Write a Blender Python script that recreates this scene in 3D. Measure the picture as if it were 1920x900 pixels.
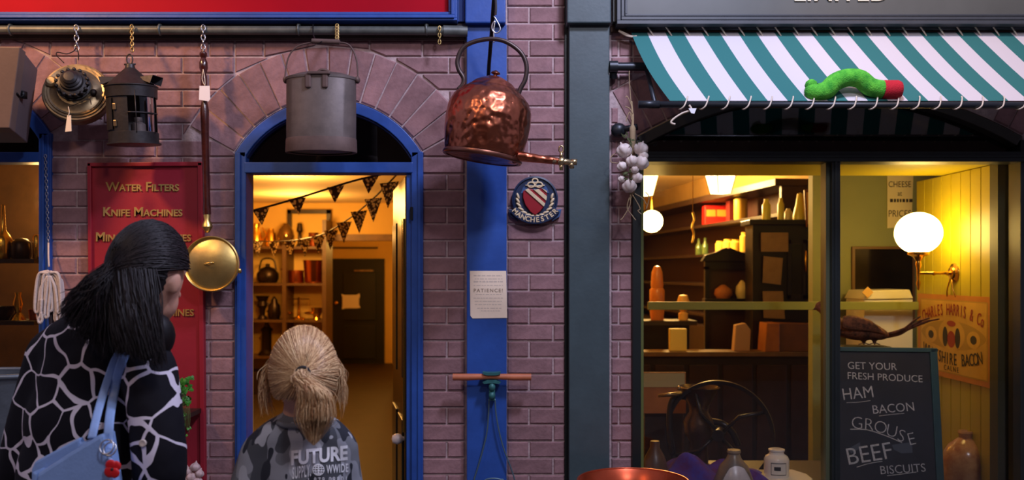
import bpy, bmesh, math, random
import numpy as np
from mathutils import Vector, Matrix, Quaternion
from mathutils.bvhtree import BVHTree
random.seed(7); rng = np.random.default_rng(5)
PI = math.pi
SC = bpy.context.scene
for o in list(bpy.data.objects): bpy.data.objects.remove(o)
COL = SC.collection

# ------------------------------------------------------------------ camera, world, lights
CD, F, HX, HY, EYE = 4.0, 1652.0, 960.0, 510.0, 1.55      # facade stands 4 m from the lens
cam = bpy.data.objects.new('camera', bpy.data.cameras.new('camera')); COL.objects.link(cam)
cam.location = (0, -CD, EYE); cam.rotation_euler = (PI/2, 0, 0)
cam.data.sensor_width = 36; cam.data.lens = 36*F/1920; cam.data.shift_y = (HY-450)/1920
cam.data.clip_start = .05
cam.data.dof.use_dof = True; cam.data.dof.focus_distance = 3.1; cam.data.dof.aperture_fstop = 3.0
SC.camera = cam
SC.view_settings.view_transform = 'Standard'; SC.view_settings.look = 'None'
SC.view_settings.exposure = 0.0; SC.view_settings.gamma = 1.0; SC.view_settings.use_curve_mapping = False

def srgb(r, g, b):
    f = lambda c: c/12.92 if c <= .04045 else ((c+.055)/1.055)**2.4
    return (f(r/255), f(g/255), f(b/255), 1)

world = bpy.data.worlds.new('world'); SC.world = world; world.use_nodes = True
world.node_tree.nodes['Background'].inputs[0].default_value = (.50, .48, .72, 1)
world.node_tree.nodes['Background'].inputs[1].default_value = .46

def lamp(name, kind, loc, energy, color, size=.3, target=None, spot=None):
    l = bpy.data.lights.new(name, kind); l.energy = energy; l.color = color
    if kind == 'AREA': l.size = size
    else: l.shadow_soft_size = size
    if spot: l.spot_size = spot; l.spot_blend = .8
    o = bpy.data.objects.new(name, l); COL.objects.link(o); o.location = loc
    if target is not None:
        o.rotation_euler = (Vector(target)-Vector(loc)).to_track_quat('-Z', 'Y').to_euler()
    return o
lamp('street_key_light', 'AREA', (.95, -1.75, 4.1), 80, (.70, .72, 1.0), .35, (-.05, 0, 1.9))
lamp('street_warm_light', 'SPOT', (-2.9, -1.6, 3.7), 230, (1, .52, .22), .12, (-2.1, 0, 2.55), math.radians(60))
lamp('sign_warm_light', 'SPOT', (1.9, -1.3, 3.9), 50, (1, .60, .30), .1, (1.95, 0, 2.55), math.radians(60))
lamp('street_fill_light', 'POINT', (-2.3, -4.4, 4.5), 80, (1, .66, .36), .16)
lamp('street_fill_light', 'POINT', (1.2, -4.6, 4.5), 210, (.86, .86, 1), .2)  # cool fill added behind the camera to brighten the two figures
lamp('shop_ceiling_light', 'POINT', (-2.1, 4.2, 2.2), 62, (1, .5, .12), .12)
lamp('shop_ceiling_light', 'POINT', (-2.5, 6.2, 2.1), 62, (1, .5, .12), .12)
lamp('window_light', 'POINT', (-2.55, .85, 1.95), 16, (1, .58, .18), .08)
lamp('passage_light', 'POINT', (-1.7, 9.0, 2.05), 30, (1, .52, .1), .1)
lamp('grocer_fill_light', 'POINT', (1.45, 4.6, 2.38), 190, (1, .62, .2), .1)  # extra point light added to lift the back of the grocer's shop

# ------------------------------------------------------------------ helpers
def W(px, py, y=0.0):
    k = (CD+y)/F
    return Vector(((px-HX)*k, y, EYE-(py-HY)*k))
def S(px, y=0.0): return px*(CD+y)/F                      # pixels to metres at depth y
def pyz(z, y=0.0): return HY-(z-EYE)*F/(CD+y)

MATS = {}
def nd(nt, t, **kw):
    n = nt.nodes.new(t)
    for k, v in kw.items(): setattr(n, k, v)
    return n
def mat(name, col, rough=.5, metal=0, var=0., vscale=12, bump=0., bscale=60, col2=None, spec=.5, orand=0., emit=None, estr=0, coat=0, sss=0, trans=0):
    if name in MATS: return MATS[name]
    m = bpy.data.materials.new(name); m.use_nodes = True; MATS[name] = m
    nt = m.node_tree; b = nt.nodes['Principled BSDF']; L = nt.links.new
    b.inputs['Roughness'].default_value = rough; b.inputs['Metallic'].default_value = metal
    b.inputs['Specular IOR Level'].default_value = spec; b.inputs['Coat Weight'].default_value = coat
    c = srgb(*col); b.inputs['Base Color'].default_value = c
    b.inputs['Transmission Weight'].default_value = trans
    if sss: b.inputs['Subsurface Weight'].default_value = sss; b.inputs['Subsurface Scale'].default_value = .02
    if emit: b.inputs['Emission Color'].default_value = srgb(*emit); b.inputs['Emission Strength'].default_value = estr
    tc = nd(nt, 'ShaderNodeTexCoord'); last = None
    if var or col2:
        n = nd(nt, 'ShaderNodeTexNoise'); n.inputs['Scale'].default_value = vscale; n.inputs['Detail'].default_value = 5
        n.inputs['Roughness'].default_value = .65
        L(tc.outputs['Object'], n.inputs['Vector'])
        r = nd(nt, 'ShaderNodeValToRGB'); r.color_ramp.elements[0].position = .35; r.color_ramp.elements[1].position = .68
        c2 = srgb(*col2) if col2 else tuple(x*(1-var) for x in c[:3])+(1,)
        r.color_ramp.elements[0].color = c2; r.color_ramp.elements[1].color = c
        L(n.outputs[0], r.inputs[0]); last = r.outputs[0]
    if orand:
        oi = nd(nt, 'ShaderNodeObjectInfo'); mr = nd(nt, 'ShaderNodeMapRange')
        mr.inputs['To Min'].default_value = 1-orand; mr.inputs['To Max'].default_value = 1+orand
        L(oi.outputs['Random'], mr.inputs[0])
        hs = nd(nt, 'ShaderNodeHueSaturation'); L(mr.outputs[0], hs.inputs['Value'])
        if last: L(last, hs.inputs['Color'])
        else: hs.inputs['Color'].default_value = c
        last = hs.outputs[0]
    if last: L(last, b.inputs['Base Color'])
    if bump:
        n = nd(nt, 'ShaderNodeTexNoise'); n.inputs['Scale'].default_value = bscale; n.inputs['Detail'].default_value = 4
        L(tc.outputs['Object'], n.inputs['Vector'])
        bp = nd(nt, 'ShaderNodeBump'); bp.inputs['Strength'].default_value = bump; bp.inputs['Distance'].default_value = .01
        L(n.outputs[0], bp.inputs['Height']); L(bp.outputs[0], b.inputs['Normal'])
    return m
def glow(name, col, strength):
    if name in MATS: return MATS[name]
    m = bpy.data.materials.new(name); m.use_nodes = True; MATS[name] = m; nt = m.node_tree
    nt.nodes.remove(nt.nodes['Principled BSDF']); e = nd(nt, 'ShaderNodeEmission')
    e.inputs[0].default_value = col; e.inputs[1].default_value = strength
    nt.links.new(e.outputs[0], nt.nodes['Material Output'].inputs[0]); return m
def pane_mat(name, tint=(1, 1, 1), gain=1.0):
    m = bpy.data.materials.new(name); m.use_nodes = True; MATS[name] = m; nt = m.node_tree
    nt.nodes.remove(nt.nodes['Principled BSDF'])
    t = nd(nt, 'ShaderNodeBsdfTransparent'); t.inputs[0].default_value = tint+(1,)
    g = nd(nt, 'ShaderNodeBsdfGlossy'); g.inputs['Roughness'].default_value = .015
    fr = nd(nt, 'ShaderNodeFresnel'); fr.inputs[0].default_value = 1.5
    mu = nd(nt, 'ShaderNodeMath', operation='MULTIPLY'); mu.inputs[1].default_value = gain
    mx = nd(nt, 'ShaderNodeMixShader'); L = nt.links.new
    L(fr.outputs[0], mu.inputs[0]); L(mu.outputs[0], mx.inputs[0]); L(t.outputs[0], mx.inputs[1]); L(g.outputs[0], mx.inputs[2])
    L(mx.outputs[0], nt.nodes['Material Output'].inputs[0]); return m

def mesh_obj(name, me, material, parent=None, smooth=False, bevel=0, auto=None):
    o = bpy.data.objects.new(name, me); COL.objects.link(o)
    if material: me.materials.append(material)
    if smooth:
        me.polygons.foreach_set('use_smooth', [True]*len(me.polygons))
        if auto:
            me.set_sharp_from_angle(angle=math.radians(auto))
    if bevel:
        b = o.modifiers.new('bevel', 'BEVEL'); b.width = bevel; b.segments = 2; b.limit_method = 'ANGLE'
    if parent is not None:
        o.parent = parent
        o.matrix_parent_inverse = ROOTINV.get(parent.name, Matrix())
    return o
ROOTINV = {}
def obj(name, bm, material, parent=None, smooth=False, bevel=0, auto=None):
    bmesh.ops.recalc_face_normals(bm, faces=bm.faces[:])
    me = bpy.data.meshes.new(name); bm.to_mesh(me); bm.free()
    o = mesh_obj(name, me, material, parent, smooth, bevel, auto)
    return o
def tag(o, label, cat, group=None, kind=None):
    if label: o['label'] = label
    if cat: o['category'] = cat
    if group: o['group'] = group
    if kind: o['kind'] = kind
    if o.type == 'MESH' and o.parent is None:             # origin to the thing's base
        co = np.array([v.co[:] for v in o.data.vertices])
        c = Vector(((co[:, 0].min()+co[:, 0].max())/2, (co[:, 1].min()+co[:, 1].max())/2, co[:, 2].min()))
        o.data.transform(Matrix.Translation(-c)); o.location = c
        ROOTINV[o.name] = Matrix.Translation(-c)
    return o
def thing(name, label, cat, loc, group=None):
    o = bpy.data.objects.new(name, None); COL.objects.link(o); o.location = loc
    o.empty_display_size = .05
    o['label'] = label; o['category'] = cat
    if group: o['group'] = group
    ROOTINV[o.name] = Matrix.Translation(-Vector(loc)); return o
def struct(name, bm, m, **k):
    o = obj(name, bm, m, **k); o['kind'] = 'structure'; return o
NB = bmesh.new
def box(bm, c, s, M=None):
    r = bmesh.ops.create_cube(bm, size=1); mt = Matrix.Translation(c) @ Matrix.Diagonal((*s, 1))
    if M is not None: mt = M @ mt
    bmesh.ops.transform(bm, matrix=mt, verts=r['verts']); return bm
def bx(bm, x0, x1, y0, y1, z0, z1): return box(bm, ((x0+x1)/2, (y0+y1)/2, (z0+z1)/2), (abs(x1-x0), abs(y1-y0), abs(z1-z0)))
def pbox(bm, px0, px1, py0, py1, yf, yb):                  # box whose front face (depth yf) covers a pixel rectangle
    a = W(px0, py1, yf); b = W(px1, py0, yf); return bx(bm, a.x, b.x, yf, yb, a.z, b.z)
def prism(bm, pts, y0, y1):                                # pts: (x, z)
    a = [bm.verts.new((p[0], y0, p[1])) for p in pts]; b = [bm.verts.new((p[0], y1, p[1])) for p in pts]
    bm.faces.new(a); bm.faces.new(b[::-1]); n = len(pts)
    for i in range(n): bm.faces.new((a[i], b[i], b[(i+1) % n], a[(i+1) % n]))
    return bm
def pprism(bm, pp, yf, yb): return prism(bm, [(W(x, y, yf).x, W(x, y, yf).z) for x, y in pp], yf, yb)
def strip(bm, inner, outer, y0, y1):                       # solid band between two (x, z) polylines
    n = len(inner)
    q = [[bm.verts.new((p[0], y, p[1])) for p in l] for l in (inner, outer) for y in (y0, y1)]
    for i in range(n-1):
        for a, b in ((0, 2), (2, 3), (3, 1), (1, 0)): bm.faces.new((q[a][i], q[a][i+1], q[b][i+1], q[b][i]))
    for i in (0, n-1): bm.faces.new((q[0][i], q[1][i], q[3][i], q[2][i]))
    return bm
def frames(pts, closed=False):
    n = len(pts); T = []
    for i in range(n):
        a = pts[i-1] if (i or closed) else pts[0]; b = pts[(i+1) % n] if (i < n-1 or closed) else pts[-1]
        d = b-a; T.append(d.normalized() if d.length > 1e-9 else Vector((0, 0, 1)))
    u = T[0].orthogonal().normalized(); U = [u]
    for i in range(1, n):
        q = T[i-1].rotation_difference(T[i]); u = (q @ u); u = (u-T[i]*u.dot(T[i])).normalized(); U.append(u)
    return T, U
def tube(bm, pts, r, n=8, closed=False, flat=1.0, up=None):
    pts = [Vector(p) for p in pts]; T, U = frames(pts, closed); R = r if hasattr(r, '__len__') else [r]*len(pts); rings = []
    for i, p in enumerate(pts):
        u = U[i] if up is None else (Vector(up)-T[i]*Vector(up).dot(T[i])).normalized()
        v = T[i].cross(u)
        rings.append([bm.verts.new(p+(u*math.cos(2*PI*k/n)*flat+v*math.sin(2*PI*k/n))*R[i]) for k in range(n)])
    m = len(pts)
    for i in range(m if closed else m-1):
        a, b = rings[i], rings[(i+1) % m]
        for k in range(n): bm.faces.new((a[k], a[(k+1) % n], b[(k+1) % n], b[k]))
    if not closed: bm.faces.new(rings[0][::-1]); bm.faces.new(rings[-1])
    return bm
def spline(P, n=8, closed=False):                          # Catmull-Rom
    P = [Vector(p) for p in P]; out = []; m = len(P)
    for i in range(m if closed else m-1):
        g = lambda j: P[j % m] if closed else P[max(0, min(m-1, j))]
        p0, p1, p2, p3 = g(i-1), g(i), g(i+1), g(i+2)
        for k in range(n):
            t = k/n; out.append(.5*((2*p1)+(p2-p0)*t+(2*p0-5*p1+4*p2-p3)*t*t+(3*p1-p0-3*p2+p3)*t**3))
    if not closed: out.append(P[-1])
    return out
def lathe(bm, prof, n=32, M=Matrix(), a0=0, a1=2*PI, sx=1, sy=1):
    full = abs(a1-a0) > 2*PI-1e-4; k = n if full else n+1; rings = []
    for r, z in prof:
        if r < 1e-6: rings.append([bm.verts.new(M @ Vector((0, 0, z)))]); continue
        rings.append([bm.verts.new(M @ Vector((r*sx*math.cos(a0+(a1-a0)*i/n), r*sy*math.sin(a0+(a1-a0)*i/n), z))) for i in range(k)])
    for a, b in zip(rings, rings[1:]):
        for i in range(n if full else n):
            j = (i+1) % k
            if len(a) == 1 and len(b) == 1: continue
            if len(a) == 1: bm.faces.new((a[0], b[j], b[i]))
            elif len(b) == 1: bm.faces.new((a[i], a[j], b[0]))
            else: bm.faces.new((a[i], a[j], b[j], b[i]))
    return bm
def ell(bm, c, r, M=None, sub=3):
    q = bmesh.ops.create_icosphere(bm, subdivisions=sub, radius=1)
    mt = Matrix.Translation(c) @ (M.to_4x4() if M is not None else Matrix()) @ Matrix.Diagonal((*(r if hasattr(r, '__len__') else (r, r, r)), 1))
    bmesh.ops.transform(bm, matrix=mt, verts=q['verts']); return bm
def limb(bm, pts, rad, n=14):                              # rounded tapered chain
    P = spline(pts, 5); m = len(P); R = [float(np.interp(i/(m-1)*(len(rad)-1), range(len(rad)), rad)) for i in range(m)]
    tube(bm, P, R, n); ell(bm, P[0], R[0]*.99, sub=2); ell(bm, P[-1], R[-1]*.99, sub=2); return bm
def axisM(o, z, x=None):                                   # frame at o with local z along z
    z = Vector(z).normalized(); x = Vector(x) if x is not None else z.orthogonal()
    x = (x-z*x.dot(z)).normalized(); y = z.cross(x)
    M = Matrix((x, y, z)).transposed().to_4x4(); M.translation = Vector(o); return M
def remesh(bm, voxel, smooth=6):
    me = bpy.data.meshes.new('tmp'); bm.to_mesh(me); bm.free(); o = bpy.data.objects.new('tmp', me); COL.objects.link(o)
    r = o.modifiers.new('r', 'REMESH'); r.mode = 'VOXEL'; r.voxel_size = voxel
    s = o.modifiers.new('s', 'SMOOTH'); s.iterations = smooth; s.factor = .5
    out = bpy.data.meshes.new_from_object(o.evaluated_get(bpy.context.evaluated_depsgraph_get()))
    bpy.data.objects.remove(o); return out
def text_mesh(body, size, M, ext=.001, small=None, off=0, align='CENTER', space=1.0, fill=None, xs=1.0):
    cu = bpy.data.curves.new('t', 'FONT'); cu.body = body; cu.size = size; cu.extrude = ext; cu.offset = off
    cu.align_x = align; cu.align_y = 'CENTER'; cu.space_character = space; cu.resolution_u = 3
    if small:
        cu.small_caps_scale = small
        for i, f in enumerate(cu.body_format): f.use_small_caps = True
    o = bpy.data.objects.new('t', cu); COL.objects.link(o)
    me = bpy.data.meshes.new_from_object(o.evaluated_get(bpy.context.evaluated_depsgraph_get()))
    bpy.data.objects.remove(o); bpy.data.curves.remove(cu)
    me.materials.clear(); me.transform(M @ Matrix.Diagonal((xs, 1, 1, 1))); return me
TF = Matrix(((1, 0, 0, 0), (0, 0, -1, 0), (0, 1, 0, 0), (0, 0, 0, 1)))     # text upright, facing the street
def front(p, rz=0.): return Matrix.Translation(p) @ TF @ Matrix.Rotation(rz, 4, 'Z')
def fit_text(body, width, **k):                            # size a line of lettering to a given width
    me = text_mesh(body, 1, Matrix(), **k); co = [v.co.x for v in me.vertices]; w = max(co)-min(co); bpy.data.meshes.remove(me); return width/w
def clip(poly, p, n):                                      # keep the side where (q-p).n >= 0
    out = []
    for i in range(len(poly)):
        a, b = poly[i], poly[(i+1) % len(poly)]; da = (a[0]-p[0])*n[0]+(a[1]-p[1])*n[1]; db = (b[0]-p[0])*n[0]+(b[1]-p[1])*n[1]
        if da >= 0: out.append(a)
        if da*db < 0: t = da/(da-db); out.append((a[0]+(b[0]-a[0])*t, a[1]+(b[1]-a[1])*t))
    return out
def chain(parent, a, b, m, link=.02, r=.0022, name='chain_link'):
    a = Vector(a); b = Vector(b); L = (b-a).length; n = max(2, int(round(L/(link*.78)))); st = (b-a)/n; me = None
    for i in range(n):
        if me is None:
            bm = NB(); tube(bm, [Vector((math.cos(t)*link*.3, 0, math.sin(t)*link*.5)) for t in np.arange(8)*PI/4], r, 5, True)
            o = obj(name, bm, m, parent, True); me = o.data
        else: o = mesh_obj(name, me, None, parent)
        o.matrix_basis = Matrix.Translation(a+st*(i+.5)) @ Matrix.Rotation(PI/2*(i % 2)+.3, 4, 'Z')
    return

def word_meshes(body, size, M, gap=.3, **k):              # one mesh for each word of a line
    me = text_mesh(body, size, Matrix(), **k); q = bmesh.new(); q.from_mesh(me); seen = set(); isl = []
    for v in q.verts:
        if v in seen: continue
        st, c = [v], []; seen.add(v)
        while st:
            u = st.pop(); c.append(u)
            for e in u.link_edges:
                w = e.other_vert(u)
                if w not in seen: seen.add(w); st.append(w)
        isl.append((min(x.co.x for x in c), max(x.co.x for x in c), [x.index for x in c]))
    isl.sort(); words = []; nw = len(body.split()); gaps = []; end = -1e9
    for a, b_, c in isl:
        if end > -1e8: gaps.append(a-end)
        end = max(end, b_)
    th = sorted(gaps, reverse=True)[nw-2] if nw > 1 else 1e9; end = -1e9
    for a, b_, c in isl:
        if not words or a-end >= th-1e-7: words.append([])
        words[-1] += c; end = max(end, b_)
    q.free(); out = []
    for w in words:
        t = bmesh.new(); t.from_mesh(me); t.verts.ensure_lookup_table(); ws = set(w); bmesh.ops.delete(t, geom=[v for v in t.verts if v.index not in ws], context='VERTS'); m2 = bpy.data.meshes.new('word'); t.to_mesh(m2); t.free(); m2.transform(M); out.append(m2)
    bpy.data.meshes.remove(me); return out
# ------------------------------------------------------------------ materials
mBrick = mat('brick', (158, 120, 122), .85, var=.38, vscale=9, bump=.35, bscale=45, orand=.16, spec=.25)
mMortar = mat('mortar', (196, 172, 172), .9, var=.35, vscale=25, bump=.3, bscale=90, spec=.2)
mBlue = mat('blue_paint', (42, 84, 166), .42, var=.28, vscale=5, bump=.06, bscale=40)
mRed = mat('red_paint', (160, 32, 48), .5, var=.18, vscale=4, bump=.05, bscale=60)
mRedFascia = mat('red_fascia', (170, 6, 30), .6, var=.1, vscale=3, spec=.1)
mGreen = mat('dark_green_paint', (66, 82, 86), .5, var=.3, vscale=4, bump=.05, bscale=60)
mFascia = mat('grey_green_paint', (86, 88, 84), .5, var=.15, vscale=4)
mBlackGreen = mat('black_green_paint', (26, 32, 32), .4, var=.2, vscale=6)
mDark = mat('dark_wood', (44, 26, 18), .45, var=.4, vscale=10)
mBlackDoor = mat('black_door_paint', (12, 15, 13), .6)
mPipe = mat('pipe_grey', (104, 108, 104), .45, metal=.3, var=.4, vscale=14)
mBatten = mat('batten', (84, 72, 66), .7, var=.3, vscale=10)
mGold = mat('gilt', (208, 168, 96), .4, metal=.35, var=.2, vscale=30)
mIron = mat('iron', (34, 34, 36), .5, metal=.6, var=.3, vscale=25)
mTin = mat('dull_tin', (108, 96, 92), .55, metal=.35, var=.35, vscale=11, bump=.08, bscale=25)
mTinBand = mat('rusty_tin', (104, 82, 76), .65, metal=.25, var=.3, vscale=14)
mLantern = mat('blackened_tin', (62, 58, 58), .45, metal=.5, var=.4, vscale=18, bump=.08, bscale=40)
mBrassDull = mat('tarnished_brass', (170, 146, 112), .36, metal=.9, var=.5, vscale=14)
mBrass = mat('brass', (246, 212, 130), .34, metal=1, var=.25, vscale=7, bump=.12, bscale=14)
mBrassLit = mat('polished_brass', (228, 176, 70), .22, metal=1)
mCopperPot = mat('copper', (190, 104, 66), .3, metal=1, var=.3, vscale=12)
mSteel = mat('bright_wire', (190, 190, 195), .3, metal=1)
mBrassChain = mat('brass_chain', (176, 150, 96), .35, metal=.9)
mPaper = mat('paper', (248, 226, 200), .8, var=.06, vscale=20)
mTagM = mat('tag_card', (232, 214, 190), .8)
mMahog = mat('mahogany', (72, 26, 18), .22, var=.5, vscale=24, coat=.5)
mWoodRoller = mat('roller_wood', (196, 112, 74), .5, var=.2, vscale=18)
mVerdigris = mat('verdigris_iron', (52, 112, 112), .5, metal=.2, var=.35, vscale=30)
mWallYellow = mat('yellow_wall', (226, 184, 96), .8, var=.08, vscale=3)
mCeil = mat('cream_ceiling', (232, 204, 150), .8, var=.06, vscale=2)
mFloorW = mat('worn_boards', (48, 32, 18), .6, var=.4, vscale=5)
mStreet = mat('street_stone', (110, 104, 104), .8, var=.4, vscale=6, bump=.3, bscale=12)
mOlive = mat('olive_paint', (178, 160, 14), .42, var=.1, vscale=3)
mOliveGrey = mat('grey_olive_paint', (150, 152, 92), .6, var=.1, vscale=3)
mWhite = mat('white_glaze', (236, 236, 236), .15)
mCream = mat('cream_enamel', (238, 228, 196), .3)
mGlass = pane_mat('window_glass'); mFan = pane_mat('fanlight_glass', (.5, .5, .5), 1.3)

# ------------------------------------------------------------------ structure
TOP = -170
DOOR = (615.5, 388.0, 203.5, 175.5, 285.0)                 # arch: cx, cy, R, half width, springing y (pixels on the facade)
LWIN = (-82.0, 353.0, 203.5, 175.5, 250.0)
SHOP = (1556.0, 883.0, 724.0, 361.0, 255.0)
def arc(a, R=None, n=20, f=0.0):                           # points left springing -> right springing
    cx, cy, R0, hw, sy = a; R = R or R0; t0 = math.acos(hw/R0)
    return [(cx-R*math.cos(t0+(PI-2*t0)*i/n), cy-R*math.sin(t0+(PI-2*t0)*i/n)) for i in range(n+1)]
YW = .0025
bm = NB()
def wallpoly(pp): pprism(bm, pp, YW, .10)
def overarch(a):
    p = arc(a)
    for q, r in zip(p, p[1:]): wallpoly([q, r, (r[0], TOP), (q[0], TOP)])
wallpoly([(-520, TOP), (-257.5, TOP), (-257.5, 1150), (-520, 1150)])
overarch(LWIN); wallpoly([(-257.5, 830), (93.5, 830), (93.5, 1150), (-257.5, 1150)])
wallpoly([(93.5, TOP), (440, TOP), (440, 1150), (93.5, 1150)]); overarch(DOOR)
wallpoly([(791, TOP), (1195, TOP), (1195, 1150), (791, 1150)]); overarch(SHOP)
wallpoly([(1195, 935), (1917, 935), (1917, 1150), (1195, 1150)]); wallpoly([(1917, TOP), (2400, TOP), (2400, 1150), (1917, 1150)])
wall_front = struct('wall_front', bm, mMortar)
ROOTINV['wall_front'] = Matrix()

bricks = []; BM = {}; rest = NB()
def brick_poly(pts, shared=None):                          # pts in pixels on the facade plane
    P = [(W(x, y).x, W(x, y).z) for x, y in pts]; n = len(P)
    if n < 3: return
    cx = sum(p[0] for p in P)/n; cz = sum(p[1] for p in P)/n
    key = shared
    if key and key in BM: me = BM[key]
    else:
        q = NB(); rad = max(math.hypot(p[0]-cx, p[1]-cz) for p in P)
        ins = lambda p, d: (p[0]-cx-math.copysign(min(d, abs(p[0]-cx)*.4), p[0]-cx), p[1]-cz-math.copysign(min(d, abs(p[1]-cz)*.4), p[1]-cz))
        A = [q.verts.new((*ins(p, .0045)[:1], -.0045, ins(p, .0045)[1])) for p in P]
        B = [q.verts.new((p[0]-cx, 0, p[1]-cz)) for p in P]; C = [q.verts.new((p[0]-cx, .012, p[1]-cz)) for p in P]
        q.faces.new(A)
        for i in range(n):
            j = (i+1) % n; q.faces.new((A[i], B[i], B[j], A[j])); q.faces.new((B[i], C[i], C[j], B[j]))
        bmesh.ops.recalc_face_normals(q, faces=q.faces[:])
        if q.faces[0].normal.y > 0: bmesh.ops.reverse_faces(q, faces=q.faces[:])
        me = bpy.data.meshes.new('brick'); q.to_mesh(me); q.free(); me.materials.append(mBrick)
        if key: BM[key] = me
    area = abs(sum(pts[i][0]*pts[(i+1) % n][1]-pts[(i+1) % n][0]*pts[i][1] for i in range(n)))/2
    bricks.append((area, me, (cx, random.uniform(-.0025, .0015), cz)))
def in_sector(p, a, Ro):
    cx, cy, R0, hw, sy = a; d = math.hypot(p[0]-cx, p[1]-cy); t0 = math.acos(hw/R0); an = math.atan2(cy-p[1], p[0]-cx)
    return d < Ro and t0 < an < PI-t0
def carve(rect, arches):
    for a, Ro in arches:
        cx, cy, R0, hw, sy = a; t0 = math.acos(hw/R0)
        mx = sum(p[0] for p in rect)/len(rect); my = sum(p[1] for p in rect)/len(rect)
        smp = rect+[((p[0]+mx)/2, (p[1]+my)/2) for p in rect]+[(mx, my)]
        ins = sum(in_sector(p, a, Ro+2) for p in smp)
        if not ins: continue
        an = math.atan2(cy-my, mx-cx)
        if t0 < an < PI-t0:
            n = (math.cos(an), -math.sin(an)); rect = clip(rect, (cx+n[0]*(Ro+2.5), cy+n[1]*(Ro+2.5)), n)
        else:
            s = 1 if mx > cx else -1; dr = (s*math.cos(t0), -math.sin(t0)); n = (-dr[1]*s, dr[0]*s)
            if n[1] < 0: n = (-n[0], -n[1])
            rect = clip(rect, (cx+n[0]*2.5, cy+n[1]*2.5), n)
        if len(rect) < 3: return []
    return rect
RO = 96
ARCHES = [(DOOR, DOOR[2]+RO), (LWIN, LWIN[2]+RO), (SHOP, SHOP[2]+RO)]
PITCH, COURSE = 99.0, 31.3
def zone(x0, x1, k0, k1, je, jo, skip=None, ymin=-1e9):
    for k in range(k0, k1):
        y0 = 13+COURSE*k; y1 = y0+COURSE; j = je if k % 2 == 0 else jo
        xs = [x0]+[x for x in np.arange(j-PITCH*30, 3000, PITCH) if x0+7 < x < x1-7]+[x1]
        for a, b in zip(xs, xs[1:]):
            if skip and skip(a, b, y0, y1): continue
            r = [(a+1.6, y0+1.6), (b-1.6, y0+1.6), (b-1.6, y1-1.6), (a+1.6, y1-1.6)]
            c = carve(r, ARCHES)
            if len(c) < 3: continue
            ar = abs(sum(c[i][0]*c[(i+1) % len(c)][1]-c[(i+1) % len(c)][0]*c[i][1] for i in range(len(c))))/2
            if ar < 90: continue
            brick_poly(c, (round(b-a), 'f') if c == r else None)
sign_hide = lambda a, b, y0, y1: a > 168 and b < 376 and y0 > 310
zone(-24, 440, 2, 8, 95, 45.5); zone(93.5, 440, 8, 31, 95, 45.5, sign_hide)
zone(440, 872, 2, 9, 95+4, 45.5+4)
zone(791, 872, 9, 31, 838, 888); zone(950, 1060, -2, 31, 992, 1037); zone(1145, 1187, -1, 31, 1160, 1300)
zone(1187, 1290, 2, 8, 1238, 1190)
def voussoirs(a, n, lo=0, hi=None, Ro=RO):
    cx, cy, R0, hw, sy = a; t0 = math.acos(hw/R0); st = (PI-2*t0)/n
    for i in range(lo, hi if hi is not None else n):
        A, B = t0+st*i, t0+st*(i+1); g0, g1 = 1.7/R0, 1.7/(R0+Ro)
        p = lambda an, R: (cx-R*math.cos(an), cy-R*math.sin(an))
        brick_poly([p(A+g0, R0+2), p(A+g1, R0+Ro), p(B-g1, R0+Ro), p(B-g0, R0+2)])
voussoirs(DOOR, 14); voussoirs(LWIN, 14, 8, 14); voussoirs(SHOP, 24, 0, 4); voussoirs(SHOP, 24, 22, 24)
bricks.sort(key=lambda t: -t[0])
for i, (ar, me, loc) in enumerate(bricks):
    if i < 300:
        o = bpy.data.objects.new('brick', me); COL.objects.link(o); o.parent = wall_front; o.location = loc
    else:
        t = NB(); t.from_mesh(me); bmesh.ops.translate(t, verts=t.verts[:], vec=loc); tm = bpy.data.meshes.new('t'); t.to_mesh(tm); t.free(); rest.from_mesh(tm)
print('bricks', len(bricks))
o = obj('brick_offcuts', rest, mBrick, wall_front); o['kind'] = 'stuff'

# floors, ceilings, inner walls
b = NB(); bx(b, -12, 12, -8.5, .1, -.08, 0); struct('floor', b, mStreet)
b = NB(); bx(b, -12, 12, -8.6, -8.5, 0, 4.6); struct('wall_opposite', b, mat('street_brick', (92, 64, 58), .9, var=.4, vscale=3))
b = NB(); bx(b, -4.2, .35, .1, 14, -.08, 0); struct('floor.001', b, mFloorW)
b = NB(); bx(b, .35, 4.2, .1, 10, -.08, 0); struct('floor.002', b, mFloorW)
b = NB(); bx(b, -4.2, .3, .1, 7.5, 2.45, 2.53); struct('ceiling', b, mCeil)
b = NB(); bx(b, .4, 4.2, .1, 10, 2.62, 2.70); struct('ceiling.001', b, mCeil)
b = NB(); bx(b, -4.28, -4.2, .1, 7.5, 0, 2.53); struct('wall_left', b, mWallYellow)
b = NB(); bx(b, .3, .4, .1, 10, 0, 2.7); struct('wall_party', b, mWallYellow)
YB = 7.5; xl, xr, zt = W(612, 0, YB).x, W(743, 0, YB).x, W(0, 447, YB).z
b = NB(); bx(b, -4.2, xl, YB, YB+.1, 0, 2.53); bx(b, xr, .3, YB, YB+.1, 0, 2.53); bx(b, xl, xr, YB, YB+.1, zt, 2.53); struct('wall_back', b, mWallYellow)
b = NB(); w = .09
bx(b, xl-w*.6, xl+.03, YB-.03, YB+.12, 0, zt+w*.6); bx(b, xr-.03, xr+w*.6, YB-.03, YB+.12, 0, zt+w*.6); bx(b, xl, xr, YB-.03, YB+.12, zt-.03, zt+w*.6)
struct('trim_1', b, mat('oak_trim', (128, 88, 40), .5, var=.3))
YD = 11.0; b = NB(); bx(b, -4.2, -.2, YD, YD+.1, 0, 2.5); struct('wall_passage', b, mWallYellow)
b = NB(); bx(b, -4.2, -.2, YB+.1, YD, 2.35, 2.43); struct('ceiling.002', b, mCeil)
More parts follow.
